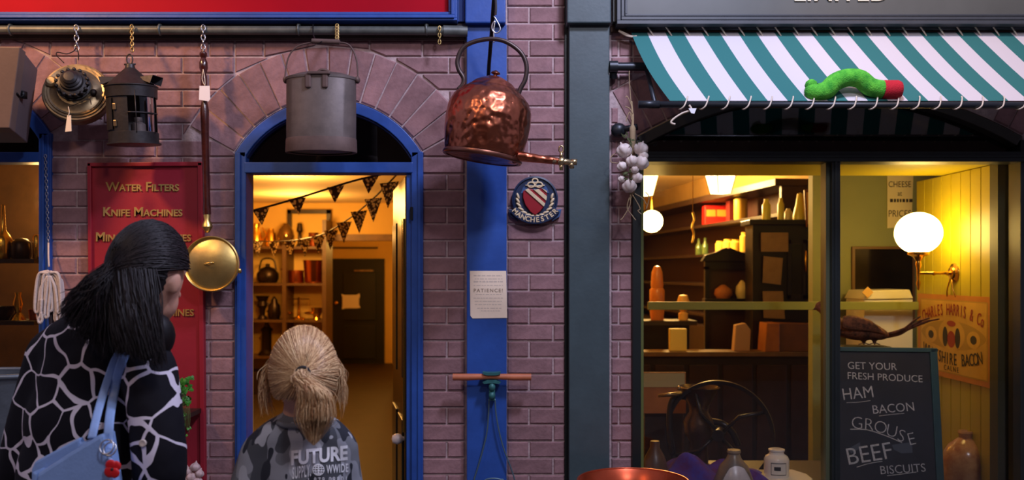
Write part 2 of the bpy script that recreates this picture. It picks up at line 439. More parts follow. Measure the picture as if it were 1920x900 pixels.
xp = W(741, 0, YB+.1).x+.03; b = NB(); bx(b, xp+.35, xp+.43, YB+.1, YD, 0, 2.4); struct('wall_passage_right', b, mWallYellow)
b = NB(); bx(b, xl-1.0, xl-.92, YB+.1, YD, 0, 2.4); struct('wall_passage_left', b, mWallYellow)
b = NB(); pbox(b, 622, 720, 485, 700, YD-.10, YD); d1 = struct('door_1', b, mBlackDoor)
for n, r in (('door_panel', (644, 704, 512, 600)), ('door_panel', (644, 704, 610, 672))):
    b = NB(); pbox(b, *r, YD-.13, YD-.08); obj(n, b, mat('black_door_panel', (17, 21, 18), .5), d1)
b = NB(); pbox(b, 664, 700, 506, 509, YD-.14, YD-.1); obj('closer_bar', b, mBrassDull, d1)
b = NB(); p = W(632, 568, YD-.1); lathe(b, [(0, .07), (.03, .06), (.035, .04), (.015, .02), (.02, 0)], 14, axisM(p, (0, -1, 0))); obj('door_knob', b, mBrassLit, d1, True)
b = NB()
q = [(640, 551), (646, 553), (668, 553), (674, 550), (675, 556), (673, 560), (673, 572), (676, 577), (669, 578), (648, 578), (641, 580), (642, 573), (642, 558)]
pprism(b, q, YD-.15, YD-.14); tag(obj('door_notice', b, mat('notice_card', (236, 222, 206), .8)), 'small cream scroll-shaped notice pinned to the black inner door', 'notice')
b = NB(); pbox(b, 622, 708, 449, 464, YD-.03, YD); tag(obj('beam', b, mWallYellow), 'yellow boxed beam above the black inner door', 'beam')
for i in range(2):
    b = NB(); pbox(b, 622, 708, 463+0*i, 466, YD-.06, YD-.02)
    if i == 0: o = obj('picture_rail', b, mDark); o['kind'] = 'structure'; o.name = 'trim_2'
    else: b.free()

# ------------------------------------------------------------------ fascias, pipe, pilasters
YF = -.085
t = NB(); pbox(t, -60, 842, -170, 26, -.05, 0); fas = tag(obj('shop_fascia', t, mRedFascia), 'red shop fascia board with blue moulded frame above the doorway', 'fascia')
def moulding(parent, x0, x1, y0, y1, m, top=True):
    for d, yf in ((0, YF), (6, YF+.012), (11, YF+.024)):
        b = NB(); pbox(b, x0-80, x1, y1-5.5-d, y1-d, yf, -.02) if d else pbox(b, x0-80, x1, y1-6, y1, yf, 0); obj('moulding', b, m, parent, bevel=.003)
t = fas
for d, yf, h in ((0, -.085, 5), (5, -.095, 6), (11, -.075, 5)):
    b = NB(); pbox(b, -60, 857-d, 38-d-h, 38-d, yf, -.0); obj('moulding', b, mBlue, t, bevel=.002)
    b = NB(); pbox(b, 857-d-h, 857-d, TOP, 38-d-h, yf, -.0); obj('moulding', b, mBlue, t, bevel=.002)
b = NB(); pbox(b, 855, 871, TOP, 40, -.03, 0); obj('end_board', b, mBlue, t)
b = NB(); pbox(b, 1150, 2100, -170, 40, -.06, -.009); fas2 = tag(obj('shop_fascia', b, mFascia), 'grey-green shop fascia board above the striped awning', 'fascia')
mF2 = mat('fascia_frame', (64, 68, 74), .45, var=.2)
for d, yf, h in ((0, -.10, 7), (8, -.09, 6), (15, -.075, 4)):
    b = NB(); pbox(b, 1157+d, 2100, 45-d-h, 45-d, yf, -.009); obj('moulding', b, mF2, fas2, bevel=.002)
    b = NB(); pbox(b, 1157+d, 1157+d+h, TOP, 45-d-h, yf, -.009); obj('moulding', b, mF2, fas2, bevel=.002)
sz = fit_text('LIMITED', S(176, -.06), off=.01)
p = W(1577, 4.5, -.064); obj_t = mesh_obj('lettering', text_mesh('LIMITED', sz, front((p.x, p.y, p.z+sz*.36)), .003, off=.01*sz), mat('cream_letter', (238, 222, 196), .5), fas2)
b = NB(); pbox(b, -60, 872, 44, 73, -.022, .0); struct('trim_3', b, mBatten, bevel=.004)
b = NB(); pbox(b, 1145, 2100, 47, 60, -.02, .0); struct('trim_4', b, mat('brown_batten', (84, 50, 30), .7, var=.3), bevel=.003)
t = thing('hanging_pipe', 'grey iron pipe running along the wall beneath the red fascia', 'pipe', W(400, 57, -.06))
b = NB(); tube(b, [W(-60, 56, -.06), W(835, 58, -.06)], S(8, -.06), 14); obj('pipe', b, mPipe, t, True, auto=40)
b = NB(); tube(b, [W(831, 58, -.06), W(876, 59, -.045)], S(10.5, -.06), 14); obj('coupling', b, mPipe, t, True, auto=40)
for px in (20, 300, 560, 800):
    b = NB(); tube(b, [W(px, 48, -.06), W(px, 48, -.01)], S(4), 8); tube(b, [W(px, 56, -.06)+Vector((0, math.cos(a)*S(9), math.sin(a)*S(9))) for a in np.arange(12)*PI/6], S(2), 6, True); obj('pipe_clip', b, mPipe, t, True)
t = tag(obj('pilaster', pbox(NB(), 875, 950, 45, 1147, -.05, 0), mBlue, bevel=.004), 'blue painted timber pilaster behind the copper kettle', 'pilaster')
b = NB(); pbox(b, 872, 948, TOP, 43, -.085, 0); obj('capital', b, mBlue, t, bevel=.006)
t = tag(obj('pilaster', pbox(NB(), 1067, 1143, 45, 1147, -.06, 0), mGreen, bevel=.004), 'dark green painted timber pilaster beside the grocer window', 'pilaster')
b = NB(); pbox(b, 1063, 1146, TOP, 43, -.095, 0); obj('capital', b, mGreen, t, bevel=.006)
b = NB(); pbox(b, 1059, 1067, TOP, 1147, -.012, .0); struct('trim_5', b, mBlackGreen)

# ------------------------------------------------------------------ doorway frame with fanlight
def xz(P, y): return [(W(a, c, y).x, W(a, c, y).z) for a, c in P]
def arch_frame(par, a, m, wpx, yf, yb, name='arch_frame', n=24):
    b = NB(); strip(b, xz(arc(a, a[2]-wpx, n), yf), xz(arc(a, a[2]-1, n), yf), yf, yb); return obj(name, b, m, par, bevel=.003)
dr = thing('door_2', '', '', W(615, 1147, 0)); del dr['label'], dr['category']; dr['kind'] = 'structure'
DY = -.02
for n, r in (('jamb', (440, 461, 284, 1147)), ('jamb', (771, 793, 284, 1147))):
    b = NB(); pbox(b, *r, DY, .09); obj(n, b, mBlue, dr, bevel=.004)
for r in ((444, 450, 286, 1147), (783, 789, 286, 1147)):
    b = NB(); pbox(b, *r, DY-.008, DY+.01); obj('jamb_bead', b, mBlue, dr, bevel=.002)
b = NB(); pbox(b, 458, 774, 304, 324, DY-.004, .09); obj('transom', b, mBlue, dr, bevel=.004)
arch_frame(dr, DOOR, mBlue, 21, DY, .09); arch_frame(dr, (DOOR[0], DOOR[1], DOOR[2]-21, DOOR[3]-18, 287), mat('blue_dark', (22, 40, 92), .5), 4, DY+.012, .08, 'arch_bead')
b = NB(); pp = arc((DOOR[0], DOOR[1], DOOR[2]-20, DOOR[3]-17, 286)); pprism(b, [(460, 305)]+pp+[(772, 305)], .03, .034); obj('fanlight_pane', b, mFan, dr)
b = NB(); pprism(b, [(455, 306)]+pp+[(777, 306)], .095, .10); obj('fanlight_back', b, mat('fanlight_unlit_black', (8, 9, 13), .5), dr)  # black sheet stands in for the unlit space behind the glass
b = NB(); pbox(b, 762, 771, 324, 1147, -.005, .09); obj('stop_bead', b, mBlue, dr, bevel=.002)
b = NB(); lo = W(464, 500, .02); bx(b, lo.x-.02, lo.x+.004, .015, .10, 0, W(0, 324, 0).z); obj('lit_jamb_edge', b, mat('lit_jamb_tan', (196, 158, 92), .4, var=.25), dr)  # inner jamb edge coloured tan to show it lit from the shop
# open door leaf
hz = W(768, 0, .1); leaf = thing('door_leaf', 'dark panelled door leaf standing open into the shop', 'door', (hz.x, .10, 0))
M = Matrix.Translation((hz.x, .10, 0)) @ Matrix.Rotation(math.radians(12), 4, 'Z') @ Matrix.Rotation(PI/2, 4, 'Z')
zt2 = W(0, 326, .1).z; mLeaf = mat('dark_green_gloss', (20, 26, 22), .3)
b = NB(); box(b, (.37, 0, zt2/2), (.74, .04, zt2-.02), M); obj('leaf_board', b, mLeaf, leaf, bevel=.004)
for x, z0, z1 in ((.2, .2, .85), (.55, .2, .85), (.2, 1.05, 1.8), (.55, 1.05, 1.8)):
    b = NB(); box(b, (x, .024, (z0+z1)/2), (.24, .012, z1-z0), M); obj('door_panel', b, mat('leaf_panel', (26, 34, 28), .3), leaf, bevel=.004)
b = NB(); box(b, (.03, .024, 1.3), (.012, .01, 1.0), M); obj('brass_strip', b, mBrassLit, leaf)
p = W(752, 822, .16); b = NB(); lathe(b, [(0, .075), (.018, .07), (.026, .05), (.022, .03), (.01, .022), (.012, 0), (.022, -.004), (.022, -.01)], 18, axisM(p+Vector((.03, 0, 0)), (-1, -.25, 0))); obj('door_knob', b, mat('porcelain', (214, 206, 206), .2), leaf, True)
b = NB(); pbox(b, 769, 774, 388, 412, -.03, -.018); obj('hinge', b, mIron, dr)

# ------------------------------------------------------------------ left window
lw = thing('window_1', '', '', W(-82, 830, 0)); del lw['label'], lw['category']; lw['kind'] = 'structure'
for r in ((72, 95, 249, 830), (-260, -236, 249, 830)):
    b = NB(); pbox(b, *r, -.02, .09); obj('jamb', b, mBlue, lw, bevel=.004)
for r in ((78, 82, 252, 828), (88, 92, 252, 828)):
    b = NB(); pbox(b, *r, -.028, -.01); obj('jamb_bead', b, mBlue, lw, bevel=.002)
b = NB(); pbox(b, -240, 76, 285, 304, -.015, .09); obj('transom', b, mBlue, lw, bevel=.004)
arch_frame(lw, LWIN, mBlue, 24, -.02, .09)
b = NB(); pbox(b, -262, 98, 818, 836, -.06, .09); obj('window_sill', b, mBlue, lw, bevel=.004)
pp = arc((LWIN[0], LWIN[1], LWIN[2]-22, LWIN[3]-19, 251)); b = NB(); pprism(b, [(-238, 288)]+pp+[(74, 288)], .04, .044); obj('fanlight_pane', b, mFan, lw)
b = NB(); pprism(b, [(-240, 290)]+pp+[(78, 290)], .095, .10); obj('fanlight_back', b, MATS['fanlight_unlit_black'], lw)
b = NB(); pbox(b, -237, 73, 303, 820, .04, .044); obj('window_pane', b, mGlass, lw)

# ------------------------------------------------------------------ grocer window
gw = thing('window_2', '', '', W(1556, 935, 0)); del gw['label'], gw['category']; gw['kind'] = 'structure'
mFr = mBlackGreen
mOl2 = mat('olive_bead', (96, 100, 52), .4)
for n, r, yf, m in (('jamb', (1186, 1202, 262, 935), -.03, mFr), ('jamb_bead', (1201, 1207, 300, 935), .0, mOl2), ('jamb', (1914, 1932, 262, 935), -.03, mFr), ('transom', (1188, 1930, 284, 303), -.045, mFr), ('transom_bead', (1200, 1925, 291, 295), -.05, mFr),
                 ('mullion', (1560, 1576, 300, 935), -.035, mFr), ('mullion_bead', (1549, 1561, 300, 935), -.005, mat('olive_dark_bead', (72, 76, 54), .45)), ('mullion_bead', (1566, 1570, 302, 935), -.042, mFr), ('window_sill', (1180, 1940, 930, 950), -.09, mFr)):
    b = NB(); pbox(b, *r, yf, .07); obj(n, b, m, gw, bevel=.003)
arch_frame(gw, SHOP, mat('brown_green_paint', (50, 46, 40), .5), 20, -.03, .08)
pp = arc((SHOP[0], SHOP[1], SHOP[2]-18, SHOP[3]-15, 265)); b = NB(); pprism(b, [(1200, 288)]+pp+[(1912, 288)], .03, .034); obj('fanlight_pane', b, mFan, gw)
b = NB(); pprism(b, [(1190, 290)]+pp+[(1925, 290)], .085, .09); obj('fanlight_back', b, MATS['fanlight_unlit_black'], gw)
b = NB(); pbox(b, 1205, 1552, 301, 935, .03, .034); obj('window_pane', b, mGlass, gw)
b = NB(); pbox(b, 1574, 1916, 301, 935, .03, .034); obj('window_pane', b, mGlass, gw)
# ------------------------------------------------------------------ red trade sign
sg = thing('trade_sign', 'tall red board with raised gilt lettering on the brick wall', 'sign', W(270, 905, -.02))
b = NB(); pprism(b, [(165, 307), (377, 305), (383, 1000), (170, 1000)], -.02, -.002); obj('board', b, mRed, sg)
for q in ([(163, 305), (379, 303), (379, 311), (163, 312)], [(163, 305), (170, 305), (176, 1003), (169, 1003)], [(370, 304), (379, 304), (385, 1003), (376, 1003)], [(167, 995), (385, 995), (385, 1003), (167, 1003)]):
    b = NB(); pprism(b, q, -.034, -.004); obj('frame_rail', b, mat('red_frame', (150, 28, 44), .5), sg, bevel=.003)
sz = fit_text('Knife Machines', S(148, -.022), small=.74, off=.012)
for s_, cx, cy in (('Water Filters', 267.5, 351), ('Knife Machines', 267.5, 398), ('Mincing Machines', 269, 445), ('Washing Machines', 270, 585), ('Sharpening', 272, 680), ('Tinned Goods', 273, 819)):
    p = W(cx, cy, -.022)
    for wm in word_meshes(s_, sz, front(p), ext=.0035, small=.74, off=.014*sz): mesh_obj('lettering', wm, mGold, sg)

# ------------------------------------------------------------------ big tin box
def hexa(bm, P):
    v = [bm.verts.new(p) for p in P]
    for f in ((0, 1, 2, 3), (4, 5, 6, 7), (0, 1, 5, 4), (1, 2, 6, 5), (2, 3, 7, 6), (3, 0, 4, 7)): bm.faces.new([v[i] for i in f])
    return bm
mBoxM = mat('brown_tin_box', (112, 92, 84), .6, var=.2, vscale=5, bump=.05); mBoxS = mat('brown_tin_box_side', (100, 88, 90), .6, var=.2, vscale=5)
t = thing('tin_box', 'large brown-grey tin deed box with side latch hung above the left window', 'box', W(-40, 262, -.3))
fr = [W(-130, 84, -.42), W(38, 88, -.42), W(18, 240, -.37), W(-150, 240, -.37)]
bk = [W(-100, 124, -.16), W(71, 130, -.16), W(52, 268, -.11), W(-110, 268, -.11)]
def lerpq(A, B, k): return [a.lerp(b_, k) for a, b_ in zip(A, B)]
b = NB(); hexa(b, lerpq(fr, bk, .22)+bk); obj('box_body', b, mBoxS, t, bevel=.004)
b = NB(); c = sum(fr, Vector())/4; lid = lerpq(fr, bk, .25); hexa(b, fr+[Vector((c.x, p.y, c.z))+(p-Vector((c.x, p.y, c.z)))*1.025 for p in lid]); obj('lid', b, mBoxM, t, bevel=.004)
b = NB(); tube(b, spline([W(32, 175, -.37), W(38, 182, -.33), W(45, 178, -.31)], 5), .004, 6); box(b, W(45, 178, -.30), (.012, .03, .03)); obj('latch', b, mIron, t, True)
b = NB(); tube(b, spline([W(-60, 86, -.35), W(-60, 70, -.2), W(-60, 57, -.075)], 5), .004, 6); obj('hanging_wire', b, mIron, t, True)

# ------------------------------------------------------------------ round oil lamp font
o0 = W(143, 172, -.17); ax = Vector((.22, -.93, .30)).normalized(); M = axisM(o0, ax, (1, 0, 0)); R = S(60, -.17)
t = thing('oil_lamp', 'round tarnished brass ship oil lamp hung face outward on chain', 'lamp', o0-Vector((0, -.05, R)))
b = NB(); lathe(b, [(0, -.075), (R*.8, -.07), (R*.96, -.055), (R, -.03), (R, -.008), (R*.97, .0), (R*.92, .0), (R*.9, .006), (R*.84, .004), (R*.82, .009), (R*.76, .007), (R*.6, .012), (R*.52, .020), (0, .02)], 48, M); obj('lamp_body', b, mBrassDull, t, True, auto=25)
b = NB(); lathe(b, [(R*.5, .015), (R*.5, .03), (R*.44, .032), (R*.47, .042), (R*.42, .045), (R*.42, .055), (R*.44, .057), (R*.44, .062), (R*.34, .066), (R*.32, .08), (R*.27, .083), (R*.28, .092), (R*.22, .098), (R*.22, .106), (R*.15, .114), (0, .117)], 32, M @ Matrix.Translation((-.006, .012, 0))); obj('burner', b, mLantern, t, True, auto=25)
for k in range(16):
    a = k*PI/8; b = NB(); lathe(b, [(0, .006), (.007, .004), (.008, 0), (.008, -.01)], 8, M @ Matrix.Translation((R*.45*math.cos(a)-.006, R*.45*math.sin(a)+.012, .062))); obj('crown_bead', b, mLantern, t, True)
b = NB(); lathe(b, [(0, .022), (.016, .022), (.02, .018), (.024, .014), (.024, 0)], 24, M @ Matrix.Translation((-R*.72, .028, .006))); obj('filler_cap', b, mat('pale_brass', (190, 164, 120), .4, metal=.7), t, True, auto=30)
b = NB(); lathe(b, [(0, .03), (.012, .029), (.014, .02), (.006, .015), (.006, -.02)], 14, M @ Matrix.Translation((R*.56, -.01, .01))); obj('wick_knob', b, mLantern, t, True)
b = NB(); tube(b, spline([W(120, 118, -.23), W(113, 111, -.22), W(106, 104, -.19), W(108, 98, -.17), W(125, 101, -.16), W(138, 96, -.13), W(143, 90, -.1), W(147, 100, -.14), W(147, 112, -.2)], 5), .0022, 6); obj('hanging_wire', b, mIron, t, True)
b = NB(); tube(b, spline([W(126, 200, -.275), W(140, 196, -.28), W(158, 188, -.275), W(168, 186, -.265), W(171, 196, -.27)], 5), .002, 6); obj('clip_wire', b, mIron, t, True)
chain(t, W(143, 48, -.09), W(144, 95, -.09), mSteel, .03, .0028)
b = NB(); tube(b, spline([W(128, 200, -.29), W(130, 210, -.3), W(128, 218, -.3)], 5), .0015, 5); obj('tag_string', b, mTagM, t, True)
b = NB(); pprism(b, [(126, 216), (133, 216), (134, 246), (122, 247)], -.3, -.2985); obj('price_tag', b, mTagM, t)

# ------------------------------------------------------------------ signal lantern
o0 = W(252, 272, -.2); R = S(45, -.2); H = S(108, -.2)
t = thing('signal_lantern', 'black tin signal lantern with conical top hanging on a brass chain', 'lantern', o0)
M = axisM(o0, (-.03, -.06, 1), (1, 0, 0))
w0, w1 = math.radians(-78), math.radians(8)
b = NB(); lathe(b, [(R*.94, .02), (R*.94, H*.98)], 40, M, w1, w0+2*PI); obj('lantern_body', b, mLantern, t, True)
b = NB(); lathe(b, [(0, .0), (R*1.06, .0), (R*1.06, .006), (R*.98, .008), (R*.98, H*.2), (R*.94, H*.21), (R*.9, H*.2), (0, H*.19)], 40, M); obj('lantern_base', b, mLantern, t, True, auto=30)
b = NB(); lathe(b, [(R*.9, H*.82), (R*1.0, H*.80), (R*1.02, H*.97), (R*1.06, H*.985), (R*1.06, H*1.0), (R*.98, H*1.01), (R*.2, H*1.32), (R*.17, H*1.38), (0, H*1.39)], 40, M); obj('conical_top', b, mLantern, t, True, auto=30)
for s in (-1, 1):
    b = NB(); P = [(s*R*1.12, -R*.5, H*1.16), (s*R*1.0, -R*.55, H*1.02), (s*R*.35, -R*.3, H*1.14), (s*R*.4, R*.3, H*1.2), (s*R*1.12, R*.6, H*1.18), (s*R*1.0, R*.6, H*1.03)]
    v = [b.verts.new(M @ Vector(p)) for p in P]; b.faces.new((v[0], v[1], v[2])); b.faces.new((v[0], v[2], v[3], v[4])); b.faces.new((v[4], v[3], v[5])); b.faces.new((v[2], v[1], v[5], v[3]))
    o = obj('side_vent', b, mLantern, t); s_ = o.modifiers.new('s', 'SOLIDIFY'); s_.thickness = .002
b = NB(); tube(b, [M @ Vector((math.cos(a)*.013, 0, H*1.47+math.sin(a)*.022)) for a in np.arange(16)*PI/8], .003, 6, True); tube(b, [M @ Vector((-.024, 0, H*1.385)), M @ Vector((.024, 0, H*1.385))], .004, 6); obj('top_ring', b, mLantern, t, True)
b = NB(); lathe(b, [(R*.97, H*.24), (R*1.0, H*.24), (R*1.0, H*.78), (R*.97, H*.78)], 10, M, math.radians(200), math.radians(242)); o = obj('lantern_door', b, mLantern, t, True, auto=30)
for z in (.34, .62):
    b = NB(); box(b, (R*.97*math.cos(math.radians(249)), R*.97*math.sin(math.radians(249)), H*z), (.014, .008, .026), M); obj('hinge', b, mBrassDull, t, bevel=.002)
for an in (-60, -12):
    a = math.radians(an); b = NB(); tube(b, [M @ Vector((R*math.cos(a), R*math.sin(a), H*.18)), M @ Vector((R*math.cos(a), R*math.sin(a), H*.9))], .002, 6); obj('guard_wire', b, mLantern, t, True)
b = NB(); tube(b, [M @ Vector((R*math.cos(math.radians(a)), R*math.sin(math.radians(a)), H*.52)) for a in range(-78, 9, 10)], .003, 6); obj('guard_wire', b, mLantern, t, True)
b = NB(); lathe(b, [(R*.9, H*.2), (R*.9, H*.82)], 12, M, w0, w1); obj('lantern_pane', b, mGlass, t, True)
b = NB(); lathe(b, [(0, H*.2), (.03, H*.2), (.03, H*.34), (.018, H*.38), (.018, H*.46), (0, H*.47)], 20, M @ Matrix.Translation((.03, -.02, 0))); obj('oil_burner', b, mTin, t, True, auto=30)
chain(t, W(247, 48, -.09), W(248, 96, -.17), mBrassChain, .022, .0026)

# ------------------------------------------------------------------ warming pan
yp = -.09; t = thing('warming_pan', 'round brass warming pan with a long turned dark wooden handle', 'warming pan', W(397, 547, yp))
a, e = W(381, 92, yp), W(388, 402, yp); d = (e-a); L = d.length; u = d.normalized()
prof = [(0, 0), (.006, .0), (.007, .01), (.016, .018), (.017, .03), (.010, .04), (.018, .06), (.019, .085), (.011, .11), (.014, .125), (.014, .2), (.010, .215), (.012, .23), (.019, .27), (.018, .33), (.016, .45), (.016, L-.05), (.018, L-.03), (.018, L), (0, L)]
b = NB(); lathe(b, prof, 18, axisM(a, u)); obj('handle', b, mMahog, t, True, auto=40)
b = NB(); lathe(b, [(.014, 0), (.016, .01), (.013, .03), (.022, .05), (.024, .06), (.01, .085), (0, .088)], 18, axisM(W(388, 400, yp), u)); obj('ferrule', b, mBrass, t, True, auto=40)
R = S(52, yp); pc = W(397, 495, yp-.02); M = axisM(pc, (.03, -1, .05), (1, 0, 0))
b = NB(); lathe(b, [(0, -.06), (R*.7, -.055), (R*.93, -.03), (R*.97, 0), (R, .004), (R, .012), (R*.965, .016), (R*.93, .012), (R*.9, .004), (R*.86, .006), (R*.5, .02), (0, .026)], 56, M); obj('pan', b, mBrass, t, True, auto=35)
b = NB(); tube(b, spline([M @ Vector((-.025, -.003, .024)), M @ Vector((-.008, .0, .038)), M @ Vector((.01, .004, .034)), M @ Vector((.014, .004, .025))], 4), .0035, 6); obj('lid_catch', b, mBrass, t, True)
b = NB(); ell(b, M @ Vector((R*1.0, -.03, .0)), (.008, .008, .012)); obj('lid_hinge', b, mBrass, t, True)
chain(t, W(381, 48, -.085), W(381, 93, -.09), mSteel, .03, .0026)
b = NB(); tube(b, spline([W(381, 130, yp-.02), W(384, 148, yp-.024), W(384, 160, yp-.024), W(379, 148, yp-.022), W(381, 130, yp-.02)], 5), .0015, 5); obj('tag_string', b, mTagM, t, True)
b = NB(); pprism(b, [(374, 161), (393, 161), (394, 186), (391, 190), (373, 187)], yp-.028, yp-.026); obj('price_tag', b, mat('white_tag', (240, 232, 232), .8), t)

# ------------------------------------------------------------------ tin water can
yc = -.26; t = thing('water_can', 'oval grey tin water can with lid and wire bail over the doorway', 'can', W(603, 292, yc))
o0 = W(602.5, 284, yc); M = Matrix.Translation(o0); R = S(65, yc); H = S(138, yc)
b = NB(); lathe(b, [(0, .0), (R*1.0, .0), (R*1.0, H*.985), (R*.97, H)], 56, M, sy=.62); obj('can_body', b, mTin, t, True, auto=35)
b = NB(); lathe(b, [(R*.9, -.004), (R*1.02, -.006), (R*1.03, .0), (R*1.015, .05), (R*1.0, .053)], 56, M, sy=.62); obj('base_band', b, mTinBand, t, True, auto=35)
b = NB(); lathe(b, [(R*1.0, H*.955), (R*1.025, H*.96), (R*1.03, H*.99), (R*1.0, H*1.0), (R*.7, H*1.045), (R*.3, H*1.065), (0, H*1.07)], 56, M, sy=.62); obj('lid', b, mTin, t, True, auto=35)
b = NB(); box(b, M @ Vector((.01, -R*.6, H*1.0)), (S(38), .03, .012)); obj('lid_hinge', b, mTinBand, t, bevel=.003)
for dx in (-.055, .015):
    b = NB(); box(b, M @ Vector((dx+.02, -R*.625, H*.90)), (.026, .012, .06)); obj('hinge_strap', b, mTinBand, t, bevel=.006)
b = NB(); tube(b, spline([M @ Vector((-.02, 0, H*1.06)), M @ Vector((0, 0, H*1.11)), M @ Vector((.03, 0, H*1.09)), M @ Vector((.04, 0, H*1.05))], 5), .006, 8); obj('lid_finger', b, mTinBand, t, True)
P = [W(536, 152, yc), W(534, 148, yc), W(540, 110, yc), W(556, 88, yc), W(582, 80, yc), W(603, 77, yc), W(634, 79, yc), W(655, 85, yc), W(668, 110, yc), W(671, 146, yc), W(669, 153, yc)]
b = NB(); tube(b, spline(P, 6), .0035, 8); obj('bail_wire', b, mTinBand, t, True)
b = NB(); tube(b, [W(585, 77, yc), W(637, 79, yc)], .011, 12); obj('bail_grip', b, mTinBand, t, True, auto=40)
for px in (536, 670):
    b = NB(); ell(b, W(px, 150, yc), (.012, .02, .016), sub=2); obj('bail_ear', b, mTinBand, t, True)
chain(t, W(632, 48, -.08), W(632, 78, -.25), mBrassChain, .024, .0026)
b = NB(); tube(b, spline([W(587, 46, -.08), W(587, 62, -.13), W(590, 72, -.24), W(596, 82, yc), W(603, 78, yc-.03)], 5), .003, 6); obj('pipe_hook', b, mIron, t, True)
for i, (px, py) in enumerate(((824, 50),)):
    t = thing('spare_chain', 'short loose brass chain hanging from the pipe coupling', 'chain', W(px, 82, -.09)); chain(t, W(px, 50, -.085), W(px, 82, -.09), mBrassChain, .022, .0026)

# ------------------------------------------------------------------ copper kettle
m = bpy.data.materials.new('hammered_copper'); m.use_nodes = True; nt = m.node_tree; bs = nt.nodes['Principled BSDF']; L_ = nt.links.new
bs.inputs['Metallic'].default_value = 1; bs.inputs['Roughness'].default_value = .28
tc = nd(nt, 'ShaderNodeTexCoord'); n1 = nd(nt, 'ShaderNodeTexNoise'); n1.inputs['Scale'].default_value = 9; n1.inputs['Detail'].default_value = 3
r1 = nd(nt, 'ShaderNodeValToRGB'); r1.color_ramp.elements[0].color = srgb(160, 88, 66); r1.color_ramp.elements[1].color = srgb(222, 132, 98); r1.color_ramp.elements[0].position = .3; r1.color_ramp.elements[1].position = .7
v1 = nd(nt, 'ShaderNodeTexVoronoi', feature='SMOOTH_F1'); v1.inputs['Scale'].default_value = 34; n2 = nd(nt, 'ShaderNodeTexNoise'); n2.inputs['Scale'].default_value = 16; n2.inputs['Detail'].default_value = 2
ad = nd(nt, 'ShaderNodeMath', operation='ADD'); bp = nd(nt, 'ShaderNodeBump'); bp.inputs['Strength'].default_value = .55; bp.inputs['Distance'].default_value = .012
for n in (n1, n2, v1): L_(tc.outputs['Object'], n.inputs['Vector'])
L_(n1.outputs[0], r1.inputs[0]); L_(r1.outputs[0], bs.inputs['Base Color']); L_(v1.outputs[0], ad.inputs[0]); L_(n2.outputs[0], ad.inputs[1]); L_(ad.outputs[0], bp.inputs['Height']); L_(bp.outputs[0], bs.inputs['Normal'])
mHam = m
yk = -.38; tilt = math.radians(9); upk = Vector((math.sin(tilt), 0, math.cos(tilt)))
o0 = W(904, 297, yk); R = S(79, yk); H = S(140, yk); M = axisM(o0, upk, (1, 0, 0))
t = thing('copper_kettle', 'large hammered copper kettle with hoop handle and brass tap', 'kettle', o0)
b = NB(); lathe(b, [(0, .0), (R*.86, .0), (R*.9, .006), (R*.93, .03), (R*1.0, H*.34), (R*1.015, H*.52), (R*.99, H*.68), (R*.9, H*.80), (R*.76, H*.88), (R*.62, H*.94), (R*.58, H*.955)], 64, M); obj('kettle_body', b, mHam, t, True, auto=40)
b = NB(); lathe(b, [(R*.6, H*.95), (R*.56, H*.965), (R*.46, H*1.02), (R*.4, H*1.04), (R*.18, H*1.10), (0, H*1.11)], 48, M); obj('lid', b, mHam, t, True, auto=40)
b = NB(); lathe(b, [(.008, H*1.10), (.007, H*1.13), (.02, H*1.15), (.018, H*1.165), (0, H*1.20)], 18, M); obj('lid_knob', b, mat('kettle_knob', (120, 74, 60), .35, metal=.9), t, True, auto=40)
b = NB(); lathe(b, [(R*.86, -.003), (R*.93, -.003), (R*.955, .004), (R*.935, .016)], 64, M); obj('base_rim', b, mat('copper_rim', (150, 100, 84), .35, metal=1), t, True)
P = [W(859, 168, yk), W(868, 158, yk), W(869, 146, yk), W(860, 130, yk), W(858, 112, yk), W(868, 90, yk), W(890, 78, yk), W(922, 73, yk), W(950, 79, yk), W(976, 98, yk), W(987, 122, yk), W(985, 148, yk), W(976, 166, yk), W(971, 180, yk)]
b = NB(); tube(b, spline(P, 6), .0095, 10); obj('hoop_handle', b, mat('handle_iron', (72, 60, 58), .4, metal=.7), t, True)
a, e = W(966, 292, yk-.05), W(1050, 303, yk-.07); b = NB(); tube(b, [a, a.lerp(e, .5), e], [.022, .017, .014], 16); obj('spout', b, mHam, t, True, auto=50)
b = NB(); tube(b, spline([W(968, 282, yk-.06), W(962, 292, yk-.08), W(966, 303, yk-.06)], 5), .012, 8); obj('spout_collar', b, MATS['copper_rim'], t, True)
mTap = mat('tap_brass', (206, 184, 140), .3, metal=1)
b = NB(); tube(b, [e-Vector((.03, 0, -.003)), e+Vector((.055, 0, -.004))], [.013, .012], 14); ell(b, e+Vector((.005, 0, 0)), .019, sub=2); tube(b, [e+Vector((.045, 0, 0)), e+Vector((.047, -.0, -.028))], [.012, .010], 12); tube(b, [e+Vector((.045, 0, 0)), e+Vector((.068, 0, -.003))], [.011, .013], 12); tube(b, [e+Vector((.005, 0, -.01)), e+Vector((.005, 0, -.035))], [.010, .007], 10); obj('tap', b, mTap, t, True)
b = NB(); tube(b, [e+Vector((.005, 0, .01)), e+Vector((.005, 0, .04))], [.009, .006], 10); tube(b, [e+Vector((.005+math.sin(a_)*.009, 0, .05+math.cos(a_)*.014)) for a_ in np.arange(12)*PI/6], .0035, 6, True); obj('tap_key', b, mTap, t, True)
